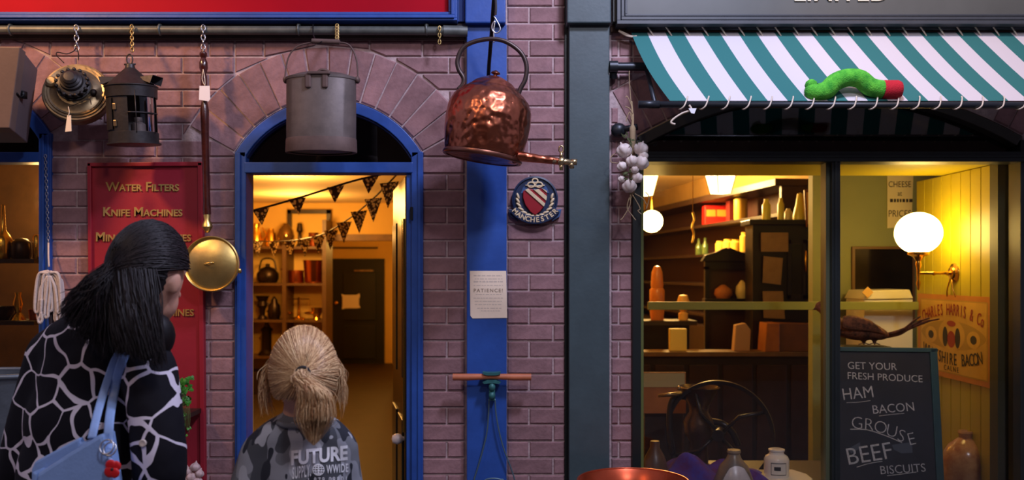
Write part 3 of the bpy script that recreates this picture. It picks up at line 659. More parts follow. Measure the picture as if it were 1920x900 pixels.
# iron bracket carrying the kettle
t = thing('iron_bracket', 'black iron bracket and hook holding the copper kettle off the blue pilaster', 'bracket', W(915, 170, -.05))
b = NB(); tube(b, [W(914, 176, -.05), W(917, 120, -.14), W(922, 60, -.30), W(928, -30, -.46), W(929, -70, -.46)], .0085, 8); obj('strut', b, mIron, t, True)
b = NB(); box(b, W(914, 178, -.053), (.03, .008, .09)); obj('wall_plate', b, mIron, t, bevel=.003)
b = NB(); tube(b, spline([W(929, -8, -.42), W(930, 15, -.40), W(929, 28, -.385)], 4), .005, 6); obj('hanger', b, mSteel, t, True)
b = NB(); tube(b, spline([W(926, 30, yk), W(935, 45, yk), W(938, 56, yk), W(931, 62, yk), W(923, 56, yk), W(923, 46, yk), W(928, 40, yk), W(926, 55, yk), W(926, 70, yk), W(926, 80, yk)], 5), .003, 6); obj('s_hook', b, mSteel, t, True)

# ------------------------------------------------------------------ crest plaque
c0 = W(1003, 374, -.012); R = S(43, -.012); t = thing('crest_plaque', 'round navy wall plaque with red shield and ribbon reading MANCHESTER', 'plaque', c0-Vector((0, 0, R*1.15)))
M = axisM(c0, (0, -1, 0), (1, 0, 0))
mNavy = mat('navy_enamel', (30, 46, 78), .4, var=.25, vscale=30); mSky = mat('blue_enamel', (62, 92, 140), .4, var=.2, vscale=30); mCrm = mat('cream_enamel_paint', (232, 206, 164), .45, var=.2, vscale=60); mShield = mat('shield_red', (150, 22, 34), .4)
b = NB(); lathe(b, [(0, .012), (R*.9, .012), (R*.93, .02), (R, .018), (R, -.012), (0, -.012)], 48, M); obj('disc', b, mNavy, t, True, auto=30)
P = [(-.62, .25), (-.52, .5), (-.3, .72), (0, .82), (.3, .72), (.52, .5), (.62, .25), (.3, .33), (0, .36), (-.3, .33)]
b = NB(); prism(b, [(c0.x+x*R, c0.z+z*R) for x, z in P], c0.y-.015, c0.y-.005); obj('blue_field', b, mSky, t)
def cl2(poly, *hp):
    for p, n in hp: poly = clip(poly, p, n)
    return poly
sh = [(-.52, .34), (-.3, .46), (0, .40), (.3, .46), (.52, .34), (.5, .0), (.4, -.3), (.2, -.55), (0, -.7), (-.2, -.55), (-.42, -.25), (-.52, .05)]
sq = lambda poly, yy, y2: prism(NB(), [(c0.x+x*R, c0.z+z*R) for x, z in poly], yy, y2)
obj('shield', sq(sh, c0.y-.026, c0.y-.01), mShield, t, bevel=.002)
nrm = Vector((.66, .75)).normalized()
for k0, k1 in ((.02, .16), (.28, .44), (.56, .75)):
    q = cl2(sh, ((nrm.x*(k0-.02), nrm.y*(k0-.02)), nrm), ((nrm.x*(k1-.02), nrm.y*(k1-.02)), -nrm))
    if len(q) > 2: obj('shield_band', sq(q, c0.y-.031, c0.y-.02), mCrm, t, bevel=.001)
for s in (-1, 1):
    for k in range(7):
        a = math.radians(100+k*17) if s < 0 else math.radians(80-k*17); a = math.radians(170+k*15) if s < 0 else math.radians(10-k*15)
        b = NB(); ell(b, Vector((c0.x+math.cos(a)*R*.75, c0.y-.018, c0.z+math.sin(a)*R*.75)), (R*.06, .007, R*.15), Matrix.Rotation(-(a) if s > 0 else -a+PI, 3, 'Y') @ Matrix.Rotation(.5*s, 3, 'Y'), 2); obj('laurel_leaf', b, mCrm, t, True)
b = NB()
for x, z, rr in ((-.17, .62, .15), (.17, .62, .15), (0, .80, .12)): tube(b, [Vector((c0.x+(x+math.cos(q)*rr)*R, c0.y-.02, c0.z+(z+math.sin(q)*rr*.75)*R)) for q in np.arange(12)*PI/6], R*.035, 6, True)
tube(b, [Vector((c0.x+x*R, c0.y-.02, c0.z+z*R)) for x, z in ((-.42, .6), (0, .55), (.42, .6))], R*.03, 6); obj('crest_knot', b, mCrm, t, True)
ra0, ra1 = R*1.02, R*1.36; cz = c0.z+R*.28
an = [math.radians(-90+k) for k in range(-52, 53, 4)]
b = NB(); strip(b, [(c0.x+math.cos(a)*ra0, cz+math.sin(a)*ra0) for a in an], [(c0.x+math.cos(a)*ra1, cz+math.sin(a)*ra1) for a in an], c0.y-.026, c0.y); obj('ribbon', b, mNavy, t, bevel=.002)
for s in (-1, 1):
    b = NB(); P = [(s*.98, -.45), (s*1.16, -.42), (s*1.08, -.75), (s*.72, -.98), (s*.78, -.82), (s*.66, -.78)]; prism(b, [(c0.x+x*R, c0.z+z*R) for x, z in P], c0.y-.012, c0.y); obj('ribbon_tail', b, mNavy if s < 0 else mSky, t, bevel=.002)
for i, ch in enumerate('MANCHESTER'):
    a = math.radians(-90+(i-4.5)*10.4); rr = (ra0+ra1)/2; p = Vector((c0.x+math.cos(a)*rr, c0.y-.027, cz+math.sin(a)*rr))
    mesh_obj('ribbon_letter', text_mesh(ch, R*.30, front(p, a+PI/2), .0012, off=.0008), mCrm, t)

# ------------------------------------------------------------------ notice on the blue pilaster
t = thing('paper_notice', 'cream printed notice pasted on the blue pilaster', 'notice', W(915, 597, -.051))
b = NB(); pprism(b, [(881, 508), (949, 508), (951, 596), (886, 597), (882, 592)], -.0525, -.0505); obj('sheet', b, mPaper, t)
mInk = mat('faded_ink', (150, 128, 106), .9); mInk2 = mat('very_faded_ink', (208, 190, 172), .9)
sz = fit_text('PATIENCE!', S(54, -.05), space=1.3)
mesh_obj('lettering', text_mesh('PATIENCE!', sz, front(W(915.5, 545, -.0527)), .0002, off=.02*sz, space=1.3), mInk, t)
for y, x0, x1, h in ((517, 888, 941, 2.2), (523, 890, 942, 1.6), (528, 888, 943, 3), (535, 888, 943, 1.4), (552, 892, 940, 1.6), (559, 888, 943, 1.6), (565, 890, 941, 1.4), (571, 890, 940, 1.4), (578, 895, 940, 1.6), (583, 902, 938, 1.4)):
    b = NB(); x = x0
    while x < x1:
        w = random.uniform(3, 9); pbox(b, x, min(x+w, x1), y-h/2, y+h/2, -.0528, -.052); x += w+random.uniform(1, 2)
    obj('illegible_line', b, mInk2, t)

# ------------------------------------------------------------------ roller handle with wires
yr = -.09; t = thing('roller_tool', 'wooden T-handle on a verdigris iron head with long bent wires', 'hand tool', W(925, 905, yr))
P = [W(849, 707, yr), W(880, 707, yr), W(922, 706, yr), W(965, 707, yr), W(996, 707, yr)]
b = NB(); tube(b, P, [S(6.5, yr), S(6.5, yr), S(5, yr), S(6.5, yr), S(6.5, yr)], 16); obj('handle_bar', b, mWoodRoller, t, True, auto=40)
b = NB(); strip(b, xz([(906, 701), (914, 703), (930, 703), (938, 701)], yr), xz([(905, 697), (914, 698), (930, 698), (939, 697)], yr), yr-.02, yr+.03)
strip(b, xz([(905, 716), (914, 712), (930, 712), (939, 716)], yr), xz([(908, 719), (916, 718), (928, 718), (936, 719)], yr), yr-.02, yr+.03); pbox(b, 917, 928, 716, 751, yr-.014, -.048)
for yy in (726, 742): ell(b, W(922.5, yy, yr-.012), (S(6.5), .016, S(8)), sub=2)
obj('iron_head', b, mVerdigris, t, True, auto=40)
for pts in ([(917, 748), (916, 775), (913, 810), (905, 845), (895, 880), (888, 905), (882, 960)], [(928, 748), (930, 775), (935, 805), (944, 840), (957, 875), (966, 905), (974, 960)]):
    b = NB(); tube(b, spline([W(x, y, -.075) for x, y in pts], 6), .0035, 6); obj('bent_wire', b, mat('dull_wire', (96, 120, 130), .4, metal=.5), t, True)
b = NB(); tube(b, spline([W(x, y, -.07) for x, y in ((905, 905), (912, 899), (925, 897), (938, 899), (946, 905), (955, 955))], 6), .0035, 6); obj('bent_wire', b, MATS['dull_wire'], t, True)

# ------------------------------------------------------------------ chain and string mop by the left window
t = thing('frame_chain', 'thin steel chain hanging down the blue window frame', 'chain', W(90, 455, -.035))
chain(t, W(85, 290, -.034), W(91, 455, -.034), mSteel, .018, .0016)
t = thing('string_mop', 'upturned cotton string mop with dark pole beside the left window', 'mop', W(108, 1130, -.14))
mRope = mat('cotton_cord', (222, 206, 196), .9, var=.15, vscale=60, bump=.5, bscale=300)
b = NB(); tube(b, [W(90, 508, -.14), W(96, 600, -.14), W(106, 1000, -.14), W(110, 1140, -.12)], .0105, 8); obj('pole', b, mat('grey_pole', (84, 70, 74), .6), t, True)
for k in range(22):
    s = -1 if k % 2 else 1; x0 = 92+random.uniform(-3, 3); out = random.uniform(4, 24); L = random.uniform(60, 88); yy = -.13-random.uniform(.0, .05)
    P = [(x0, 512+random.uniform(-4, 3)), (x0+s*out*.7, 512+random.uniform(0, 10)), (x0+s*out, 530+random.uniform(0, 14)), (x0+s*(out+2), 515+L), (x0+s*(out-4), 519+L), (x0+s*(out-5), 505+L), (x0+s*(out-9), 540), (x0, 518)]
    b = NB(); tube(b, spline([W(x, y, yy) for x, y in P], 6), .0062, 7); obj('mop_strand', b, mRope, t, True)
b = NB(); tube(b, spline([W(x, y, -.19) for x, y in ((78, 560), (76, 590), (72, 598), (74, 606), (79, 600), (77, 585))], 6), .006, 7); obj('mop_strand', b, mRope, t, True)
b = NB(); tube(b, [W(91, 455, -.034), W(91, 478, -.06), W(92, 500, -.12)], .004, 6); obj('tie_cord', b, mRope, t, True)

# ------------------------------------------------------------------ copper pan on a barrel under the pilaster
yb = -.38; cpt = W(1187, 902, yb); R = S(104, yb)
t = thing('copper_pan', 'wide shallow red copper pan standing on a barrel below the green pilaster', 'pan', cpt-Vector((0, 0, .075)))
b = NB(); M = Matrix.Translation(cpt); lathe(b, [(0, -.07), (R*.8, -.075), (R*.9, -.06), (R*.985, -.002), (R*1.0, .001), (R*.985, .003), (R*.97, .0), (R*.88, -.055), (0, -.062)], 64, M)
mPan = mat('red_copper', (196, 84, 50), .3, metal=.75, var=.3, vscale=8); obj('pan_bowl', b, mPan, t, True, auto=40)
b = NB(); tube(b, [M @ Vector((math.cos(a)*R*.992, math.sin(a)*R*.992, .002)) for a in np.arange(64)*PI/32], .005, 8, True); obj('rim', b, mPan, t, True)
zb = cpt.z-.0765; t = thing('barrel', 'oak barrel under the copper pan', 'barrel', (cpt.x, cpt.y, 0))
for k in range(16):
    b = NB(); lathe(b, [(.17, 0), (.2, zb*.3), (.205, zb*.5), (.2, zb*.7), (.17, zb), (.15, zb), (.15, 0), (.17, 0)], 2, Matrix.Translation((cpt.x, cpt.y, 0)), k*PI/8+.01, (k+1)*PI/8-.01); obj('stave', b, mDark, t)
b = NB(); lathe(b, [(0, zb-.02), (.155, zb-.02), (.155, zb-.002), (0, zb-.002)], 24, Matrix.Translation((cpt.x, cpt.y, 0))); obj('barrel_head', b, mDark, t)
for z in (.12, .3, .5, .88):
    b = NB(); r_ = float(np.interp(z*zb, [0, zb*.3, zb*.5, zb*.7, zb], [.17, .2, .205, .2, .17]))+.003; lathe(b, [(r_, z*zb-.015), (r_, z*zb+.015)], 32, Matrix.Translation((cpt.x, cpt.y, 0))); o = obj('hoop', b, mIron, t, True); s_ = o.modifiers.new('s', 'SOLIDIFY'); s_.thickness = .003
# ------------------------------------------------------------------ striped awning
AY0, AY1 = -.03, -.41; zt = W(0, 60, AY0).z; zb = W(0, 189, AY1).z
AX0 = W(1183, 0, AY0).x; SK = W(1256, 0, AY1).x-AX0; UL = 2.35
def cloth(u, v):
    sag = math.sin(v*PI)*.012
    return Vector((AX0+u+SK*v-.012*math.sin(v*PI)*max(0, 1-u*3), AY0+(AY1-AY0)*v-sag*.4, zt+(zb-zt)*v-sag+.003*math.sin(u*9)*math.sin(v*PI)))
m = bpy.data.materials.new('striped_canvas'); m.use_nodes = True; nt = m.node_tree; bs = nt.nodes['Principled BSDF']; L_ = nt.links.new
uv = nd(nt, 'ShaderNodeUVMap'); sp = nd(nt, 'ShaderNodeSeparateXYZ'); dv = nd(nt, 'ShaderNodeMath', operation='DIVIDE'); dv.inputs[1].default_value = .1635
ad = nd(nt, 'ShaderNodeMath', operation='ADD'); ad.inputs[1].default_value = .06
fr = nd(nt, 'ShaderNodeMath', operation='FRACT'); lt = nd(nt, 'ShaderNodeMath', operation='LESS_THAN'); lt.inputs[1].default_value = .5
mx = nd(nt, 'ShaderNodeMix', data_type='RGBA'); mx.inputs[6].default_value = srgb(212, 204, 208); mx.inputs[7].default_value = srgb(44, 112, 110)
L_(uv.outputs[0], sp.inputs[0]); L_(sp.outputs[0], dv.inputs[0]); L_(dv.outputs[0], ad.inputs[0]); L_(ad.outputs[0], fr.inputs[0]); L_(fr.outputs[0], lt.inputs[0]); L_(lt.outputs[0], mx.inputs[0])
L_(mx.outputs[2], bs.inputs['Base Color']); bs.inputs['Roughness'].default_value = .85
tr = nd(nt, 'ShaderNodeBsdfTranslucent'); L_(mx.outputs[2], tr.inputs[0]); ms = nd(nt, 'ShaderNodeMixShader'); ms.inputs[0].default_value = .12
L_(bs.outputs[0], ms.inputs[1]); L_(tr.outputs[0], ms.inputs[2]); L_(ms.outputs[0], nt.nodes['Material Output'].inputs[0]); mAwn = m
aw = thing('striped_awning', 'green and white striped canvas awning lashed between two iron bars', 'awning', W(1560, 195, AY1))
nu, nv = 110, 14; me = bpy.data.meshes.new('canvas')
V = [cloth(UL*i/nu, j/nv) for j in range(nv+1) for i in range(nu+1)]
Fc = [(j*(nu+1)+i, j*(nu+1)+i+1, (j+1)*(nu+1)+i+1, (j+1)*(nu+1)+i) for j in range(nv) for i in range(nu)]
me.from_pydata(V, [], Fc); ul = me.uv_layers.new(name='UVMap')
for lp in me.loops: k = lp.vertex_index; ul.data[lp.index].uv = (UL*(k % (nu+1))/nu, (k//(nu+1))/nv)
mesh_obj('canvas', me, mAwn, aw, True)
mBar = mat('awning_bar', (44, 48, 54), .4, metal=.5)
ytb = AY0-.005; b = NB(); tube(b, [W(1175, 53, ytb), W(2200, 53, ytb)], S(4.5, ytb), 10); obj('top_bar', b, mBar, aw, True)
b = NB(); tube(b, [W(1197, 196, AY1-.005), W(2250, 198, AY1-.005)], S(6, AY1), 12); obj('front_bar', b, mBar, aw, True)
b = NB(); tube(b, [W(1197, 196, AY1-.005), W(1236, 196, AY1-.005)], S(7.2, AY1), 12); obj('bar_sleeve', b, mBar, aw, True)
mLash = mat('lashing_cord', (206, 190, 172), .9)
i = 0
for u in np.arange(.09, UL-.02, .0815):
    a = cloth(u, .035); c = Vector((a.x-.03, ytb-.012, W(0, 52, ytb).z+.012)); d = Vector((a.x-.035, ytb+.014, W(0, 52, ytb).z+.004))
    b = NB(); tube(b, spline([a+Vector((.005, -.006, -.008)), a+Vector((0, -.008, 0)), c, d], 4), .0032, 6); obj('rope_loop', b, mLash, aw, True)
for u in np.arange(.06, UL-.02, .086):
    a = cloth(u, .965); zc = W(0, 196, AY1).z
    b = NB(); tube(b, spline([a+Vector((.02, -.002, .008)), a+Vector((.014, -.018, -.004)), Vector((a.x, AY1-.022, zc-.008)), Vector((a.x-.012, AY1-.012, zc-.02)), Vector((a.x-.018, AY1+.006, zc-.017))], 4), .0032, 6); obj('rope_loop', b, mLash, aw, True)
for P in ([(1160, 57), (1172, 63), (1184, 68), (1194, 68)], [(1160, 58), (1175, 67), (1192, 70)]):
    b = NB(); tube(b, spline([W(x, y, -.05) for x, y in P], 5), .0045, 6); obj('rope_end', b, mLash, aw, True)
b = NB(); tube(b, spline([W(x, y, AY1-.02) for x, y in ((1292, 197), (1296, 206), (1280, 212), (1264, 222), (1258, 230), (1266, 233))], 5), .0042, 6); obj('rope_end', b, mLash, aw, True)
b = NB(); pprism(b, [(1291, 203), (1306, 203), (1302, 213), (1296, 212)], AY1-.03, AY1-.026); obj('knot_tag', b, mat('tie_white', (226, 226, 230), .6), aw)
b = NB(); tube(b, [W(1143, 125, -.06), W(1212, 125, -.06)], S(8, -.06), 12); tube(b, [W(1143, 125, -.06), W(1158, 125, -.06)], S(11, -.06), 12); tube(b, [W(1150, 135, -.05), W(1150, 145, -.035)], S(7), 10); obj('wall_bracket', b, mBar, aw, True, auto=40)
b = NB(); tube(b, [W(1211, 125, -.06), W(1228, 195, AY1+.02)], S(4, -.2), 8); obj('side_arm', b, mBar, aw, True)
b = NB(); ell(b, W(1160, 244, -.04), (S(15), .028, S(14)), sub=2); tube(b, [W(1160, 244, -.04), W(1195, 238, -.07)], S(6), 8); obj('pivot', b, mBar, aw, True)

# soft toy lying on the awning (plain stand-in)
P = [cloth(.52+.0, .9)]
pl = [W(1521, 160, AY1+.02), W(1527, 172, AY1+.015), W(1548, 170, AY1+.01), W(1566, 154, AY1+.01), W(1588, 146, AY1+.01), W(1612, 148, AY1+.01), W(1632, 163, AY1+.01), W(1655, 168, AY1+.01)]
t = thing('plush_bolster', 'bright green plush bolster with a plain red end lying on the awning', 'soft toy', W(1600, 189, AY1))
b = NB(); sp_ = spline(pl, 8); n_ = len(sp_); tube(b, sp_, [S(17, AY1)*min(1, .55+.45*math.sin(min(1, i/8)*PI/2)) for i in range(n_)], 18); ell(b, sp_[0], S(12, AY1), sub=2)
obj('plush_body', b, mat('green_plush', (104, 206, 60), .95, var=.5, vscale=28, bump=.6, bscale=220, col2=(50, 150, 40)), t, True)
b = NB(); e0, e1 = W(1654, 168, AY1+.01), W(1690, 168, AY1+.01); tube(b, [e0, e0.lerp(e1, .1), e0.lerp(e1, .8), e0.lerp(e1, .95), e1], [S(17, AY1), S(17.6, AY1), S(17.6, AY1), S(15, AY1), S(8, AY1)], 18); obj('plush_end', b, mat('red_plush', (196, 24, 44), .9, var=.2, bump=.4, bscale=220), t, True)

# ------------------------------------------------------------------ garlic strings
mGar = mat('garlic_skin', (232, 216, 208), .55, var=.25, vscale=40, sss=.1); mStalk = mat('dry_stalk', (168, 144, 110), .9, var=.3); mLeafG = mat('dry_leaf', (96, 104, 66), .9, var=.4, vscale=40)
def garlic(bm, c, r, axis, ph=0):
    M = axisM(c, axis); prof = [(0, -.85), (.35, -.86), (.75, -.62), (1, -.15), (.98, .2), (.7, .6), (.32, .85), (.14, 1.05), (.1, 1.3), (0, 1.32)]; n = 30; rings = []
    for rr, z in prof:
        if rr == 0: rings.append([bm.verts.new(M @ Vector((0, 0, z*r)))]); continue
        rings.append([bm.verts.new(M @ Vector((math.cos(a)*rr*r*(1+.2*abs(math.cos(a*3+ph))-.12), math.sin(a)*rr*r*(1+.2*abs(math.cos(a*3+ph))-.12), z*r))) for a in np.arange(n)*2*PI/n])
    for a, b_ in zip(rings, rings[1:]):
        for i in range(n):
            j = (i+1) % n
            if len(a) == 1: bm.faces.new((a[0], b_[j], b_[i]))
            elif len(b_) == 1: bm.faces.new((a[i], a[j], b_[0]))
            else: bm.faces.new((a[i], a[j], b_[j], b_[i]))
    return bm
yg = -.12; t = thing('garlic_string', 'string of white garlic bulbs hanging beside the grocer window', 'garlic', W(1185, 372, yg))
for x, y, r, dx in ((1170, 282, 15, -.5), (1202, 279, 14, .5), (1185, 302, 12, -.1), (1166, 312, 10, -.6), (1202, 305, 15, .4), (1195, 333, 11, .4), (1180, 349, 14, -.1), (1165, 336, 7, -.4), (1190, 318, 8, .1), (1206, 292, 10, .7)):
    b = NB(); garlic(b, W(x, y, yg-.03-random.uniform(0, .02)), S(r, yg)*.95, (dx*.6, .45, .9), random.random()*6); obj('garlic_bulb', b, mGar, t, True)
b = NB(); tube(b, spline([W(1184, 190, yg), W(1186, 215, yg), W(1186, 240, yg), W(1186, 300, yg), W(1184, 360, yg), W(1180, 375, yg)], 6), [.004]*6+[.006]*6+[.014]*13+[.006]*6, 8); obj('plait', b, mStalk, t, True)
for P in ([(1184, 226), (1181, 210), (1175, 222), (1174, 228)], [(1186, 214), (1183, 196), (1176, 181), (1173, 183)], [(1186, 212), (1180, 203), (1172, 200)], [(1182, 365), (1181, 385), (1168, 408), (1163, 412)], [(1180, 370), (1176, 390), (1186, 405), (1192, 413)], [(1190, 363), (1205, 372), (1212, 384)], [(1210, 360), (1217, 370), (1212, 392), (1213, 386)], [(1186, 365), (1200, 390), (1196, 395), (1203, 402)], [(1160, 306), (1146, 304), (1146, 294), (1158, 285)]):
    b = NB(); tube(b, spline([W(x, y, yg-.03) for x, y in P], 5), .0022, 5); obj('dry_root', b, mStalk, t, True)
for k in range(26):
    x, y = random.choice(((1190, 268), (1182, 262), (1192, 285), (1176, 330), (1172, 328), (1184, 326))); x += random.uniform(-9, 9); y += random.uniform(-10, 10)
    p = W(x, y, yg-.03-random.uniform(0, .03)); d = Vector((random.uniform(-1, 1), random.uniform(-.8, .2), random.uniform(-.6, 1))).normalized()*random.uniform(.02, .045); s = d.cross(Vector((0, 1, .2))).normalized()*.005
    b = NB(); v = [b.verts.new(q) for q in (p, p+d*.5+s, p+d, p+d*.5-s)]; b.faces.new(v); o = obj('dry_leaf', b, mLeafG, t); s_ = o.modifiers.new('s', 'SOLIDIFY'); s_.thickness = .0012
b = NB(); tube(b, spline([W(1186, 240, yg), W(1184, 205, yg), W(1180, 150, -.08), W(1180, 133, -.065)], 6), .0018, 5); obj('hanging_string', b, mStalk, t, True)

# ------------------------------------------------------------------ grocer window display
PX = 2.34; zs = 2.075
b = NB(); bx(b, .4, PX+.1, .09, .8, zs, zs+.05); struct('ceiling.003', b, mOlive)
b = NB(); bx(b, PX+.012, PX+.09, .1, 1.09, 0, zs); wd = struct('wall_display', b, mOlive); ROOTINV[wd.name] = Matrix()
nb = 9; pme = None
for i in range(nb):
    y0 = .19+i*.1; b = NB(); bx(b, PX-.004, PX+.014, y0+.002, y0+.098, .5, zs-.003); obj('wall_board', b, mOlive, wd, bevel=.003)
b = NB(); bx(b, W(1871, 0, .12).x, W(1904, 0, .12).x, .12, .19, 0, zs); struct('trim_6', b, mat('dark_olive_post', (62, 62, 38), .5))
b = NB(); bx(b, W(1904, 0, .2).x-.02, 3.2, .2, .26, 0, zs); struct('wall_return', b, mOlive)
b = NB(); bx(b, 1.86, 3.0, 1.45, 1.53, 0, 2.62); struct('wall_screen', b, mOliveGrey)
b = NB(); bx(b, W(1215, 0, 1.03).x, PX+.01, 1.03, 1.055, W(0, 581, 1.03).z, W(0, 566, 1.03).z); struct('trim_7', b, mat('olive_rail', (142, 142, 60), .45), bevel=.002)
PF = .47
b = NB(); bx(b, .45, PX+.01, .075, 1.05, PF-.04, PF); tag(obj('display_platform', b, mDark), 'dark wooden platform inside the grocer window', 'platform')
# globe wall lamp
mGlobe = glow('globe_glow', (1.0, .66, .18, 1), 22.0)
g0 = W(1722, 437, .65); rc = Vector((PX-.004, .65, W(0, 512, .65).z)); t = thing('globe_wall_lamp', 'glowing white globe lamp on a brass wall bracket', 'lamp', rc)
b = NB(); ell(b, g0, (S(42, .65), S(42, .65), S(39, .65)), sub=4); obj('globe', b, mGlobe, t, True)
b = NB(); lathe(b, [(0, .0), (.052, .0), (.05, .008), (.035, .014), (.03, .022), (.012, .028), (0, .03)], 32, axisM(rc, (-1, 0, 0))); obj('rosette', b, mBrassLit, t, True, auto=30)
ex = g0.x; b = NB(); lathe(b, [(.008, 0), (.008, .03), (.013, .04), (.008, .05), (.008, .1), (.014, .11), (.008, .12), (.008, rc.x-ex)], 14, axisM(rc, (-1, 0, 0))); obj('arm', b, mBrassLit, t, True)
zb_ = g0.z-S(37, .65); b = NB(); lathe(b, [(0, zb_-.2), (.006, zb_-.19), (.012, zb_-.16), (.007, zb_-.14), (.010, rc.z), (.009, zb_-.09), (.016, zb_-.06), (.012, zb_-.045), (.03, zb_-.02), (.055, zb_-.01), (.056, zb_+.004), (0, zb_+.004)], 24, Matrix.Translation((ex, .65, 0))); obj('gallery', b, mBrassLit, t, True, auto=40)
# bacon sign on the boarded side wall
y0, y1 = (1727-HX), (1866-HX); ya, yb_ = PX*F/y1-CD, PX*F/y0-CD; z1, z0 = 1.428, .985; xS = PX-.006
t = thing('bacon_sign', 'old yellow printed tin sign for bacon hanging on the olive boards', 'sign', (xS, (ya+yb_)/2, z0))
MS = Matrix.Translation((xS-.012, (ya+yb_)/2, (z0+z1)/2)) @ Matrix(((0, 0, -1, 0), (-1, 0, 0, 0), (0, 1, 0, 0), (0, 0, 0, 1)))     # local x -> -Y, y -> Z, normal -> -X
ws, hs = yb_-ya, z1-z0
mSY = mat('sign_yellow', (214, 164, 60), .5, var=.2, vscale=8); mSO = mat('sign_orange', (196, 120, 34), .5, var=.15); mSR = mat('sign_red', (150, 44, 26), .6); mSK = mat('sign_black', (44, 36, 26), .6); mSG = mat('sign_olive_print', (176, 136, 52), .6)
def sb(x0, x1, y0, y1, z0, z1_, m, n): b = NB(); box(b, ((x0+x1)/2, (y0+y1)/2, (z0+z1_)/2), (x1-x0, y1-y0, z1_-z0), MS); return obj(n, b, m, t)
sb(-ws/2, ws/2, -hs/2, hs/2, -.004, 0, mSO, 'sign_plate'); sb(-ws*.46, ws*.46, -hs*.44, hs*.44, 0, .0006, mSG, 'printed_border'); sb(-ws*.445, ws*.445, -hs*.425, hs*.425, .0005, .001, mSY, 'printed_field')
def disc(x, y, rx, ry, z, m, n, k=28, inner=0):
    b = NB(); v = [b.verts.new(MS @ Vector((x+math.cos(a)*rx, y+math.sin(a)*ry, z))) for a in np.arange(k)*2*PI/k]; b.faces.new(v); return obj(n, b, m, t)
b = NB(); P = [(math.cos(a)*ws*.44*(1 if abs(math.cos(a)) < .8 else 1), math.sin(a)*hs*.17*(abs(math.sin(a))**.2)) for a in np.arange(40)*PI/20]
v = [b.verts.new(MS @ Vector((x, y+.01, .0014))) for x, y in P]; b.faces.new(v); obj('printed_oval', b, mSG, t)
disc(0, .012, ws*.18, hs*.19, .002, mSY, 'printed_oval'); disc(-ws*.29, .0, ws*.085, hs*.1, .002, mSY, 'printed_oval'); disc(ws*.29, 0, ws*.085, hs*.1, .002, mSY, 'printed_oval')
disc(-ws*.29, .0, ws*.04, hs*.05, .0026, mSK, 'printed_medal'); disc(ws*.29, 0, ws*.04, hs*.05, .0026, mSK, 'printed_medal')
disc(0, -.012, ws*.055, hs*.1, .0026, mSR, 'printed_shield'); disc(-ws*.085, -.002, ws*.035, hs*.12, .0026, mSK, 'printed_supporter'); disc(ws*.085, -.002, ws*.035, hs*.12, .0026, mSK, 'printed_supporter'); disc(0, hs*.16, ws*.06, hs*.035, .0028, mSR, 'printed_crown')
def sign_arc(s, size, cy, bow, width, m, xs=1.0):
    n = len(s)
    for i, ch in enumerate(s):
        if ch == ' ': continue
        f = (i/(n-1)-.5); x = f*width; y = cy+bow*(1-4*f*f); rz = math.atan(-8*bow*f/width)
        mesh_obj('printed_letter', text_mesh(ch, size, MS @ Matrix.Translation((x, y, .003)) @ Matrix.Rotation(rz, 4, 'Z'), .0004, off=.03*size*.1, xs=xs), m, t)
sign_arc('CHARLES HARRIS & Co', hs*.2, hs*.22, hs*.10, ws*.8, mSR, .62); sign_arc('WILTSHIRE BACON', hs*.2, -hs*.20, -hs*.07, ws*.74, mSK, .75)
mesh_obj('lettering', text_mesh('CALNE', hs*.09, MS @ Matrix.Translation((0, -hs*.38, .003)), .0004, space=1.4), mSK, t)
b = NB(); tube(b, spline([(xS-.01, (ya+yb_)/2+.05, z1-.01), (xS-.02, (ya+yb_)/2+.03, z1+.03), (xS-.015, (ya+yb_)/2, z1+.09), (xS-.02, (ya+yb_)/2-.03, z1+.03), (xS-.01, (ya+yb_)/2-.04, z1-.01)], 5), .004, 6); obj('hanging_cord', b, mBrassLit, t, True)
# cheese poster, picture, enamel bin behind the rail
t = thing('cheese_poster', 'cream poster reading CHEESE and PRICES on the grey-olive screen', 'poster', W(1688, 428, 1.445))
b = NB(); pprism(b, [(1664, 322), (1713, 320), (1709, 424), (1664, 428)], 1.443, 1.447); obj('sheet', b, mat('poster_cream', (232, 214, 160), .7), t)
mPI = mat('poster_ink', (52, 40, 34), .8)
for s_, cy, wpx, dx in (('CHEESE', 346, 42, 0), ('at', 363, 8, 0), ('OUR LOW', 376, 38, 0), ('PRICES', 401, 42, 0)):
    if s_ == 'OUR LOW':
        b = NB(); x = 1669
        while x < 1706: w_ = random.uniform(3, 6); pbox(b, x, x+w_, 373, 379, 1.441, 1.4425); x += w_+2
        obj('illegible_line', b, mPI, t); continue
    sz = fit_text(s_, S(wpx, 1.44)); mesh_obj('lettering', text_mesh(s_, sz, front(W(1687, cy, 1.4425)) @ Matrix.Diagonal((1, 1.25, 1, 1)), .0004), mPI, t)
t = thing('wall_mirror', 'dark framed mirror hung on the grey-olive screen above the bin', 'mirror', W(1658, 600, 1.44))
b = NB(); pbox(b, 1598, 1716, 462, 600, 1.43, 1.449); obj('frame', b, mat('mirror_frame', (120, 84, 36), .4), t, bevel=.003)
b = NB(); pbox(b, 1604, 1711, 467, 596, 1.426, 1.432); obj('mirror_glass', b, mat('dark_mirror', (60, 52, 44), .12, metal=.8, var=.6, vscale=4), t)
t = thing('enamel_bin', 'tall cream enamel bread bin with chamfered lid behind the rail', 'bin', W(1666, 760, 1.2))
b = NB(); pprism(b, [(1620, 562), (1712, 560), (1712, 900), (1620, 900)], 1.1, 1.38); obj('bin_body', b, mCream, t, bevel=.006)
b = NB(); pprism(b, [(1619, 562), (1628, 545), (1706, 543), (1713, 560)], 1.09, 1.39); obj('bin_lid', b, mCream, t, bevel=.006)
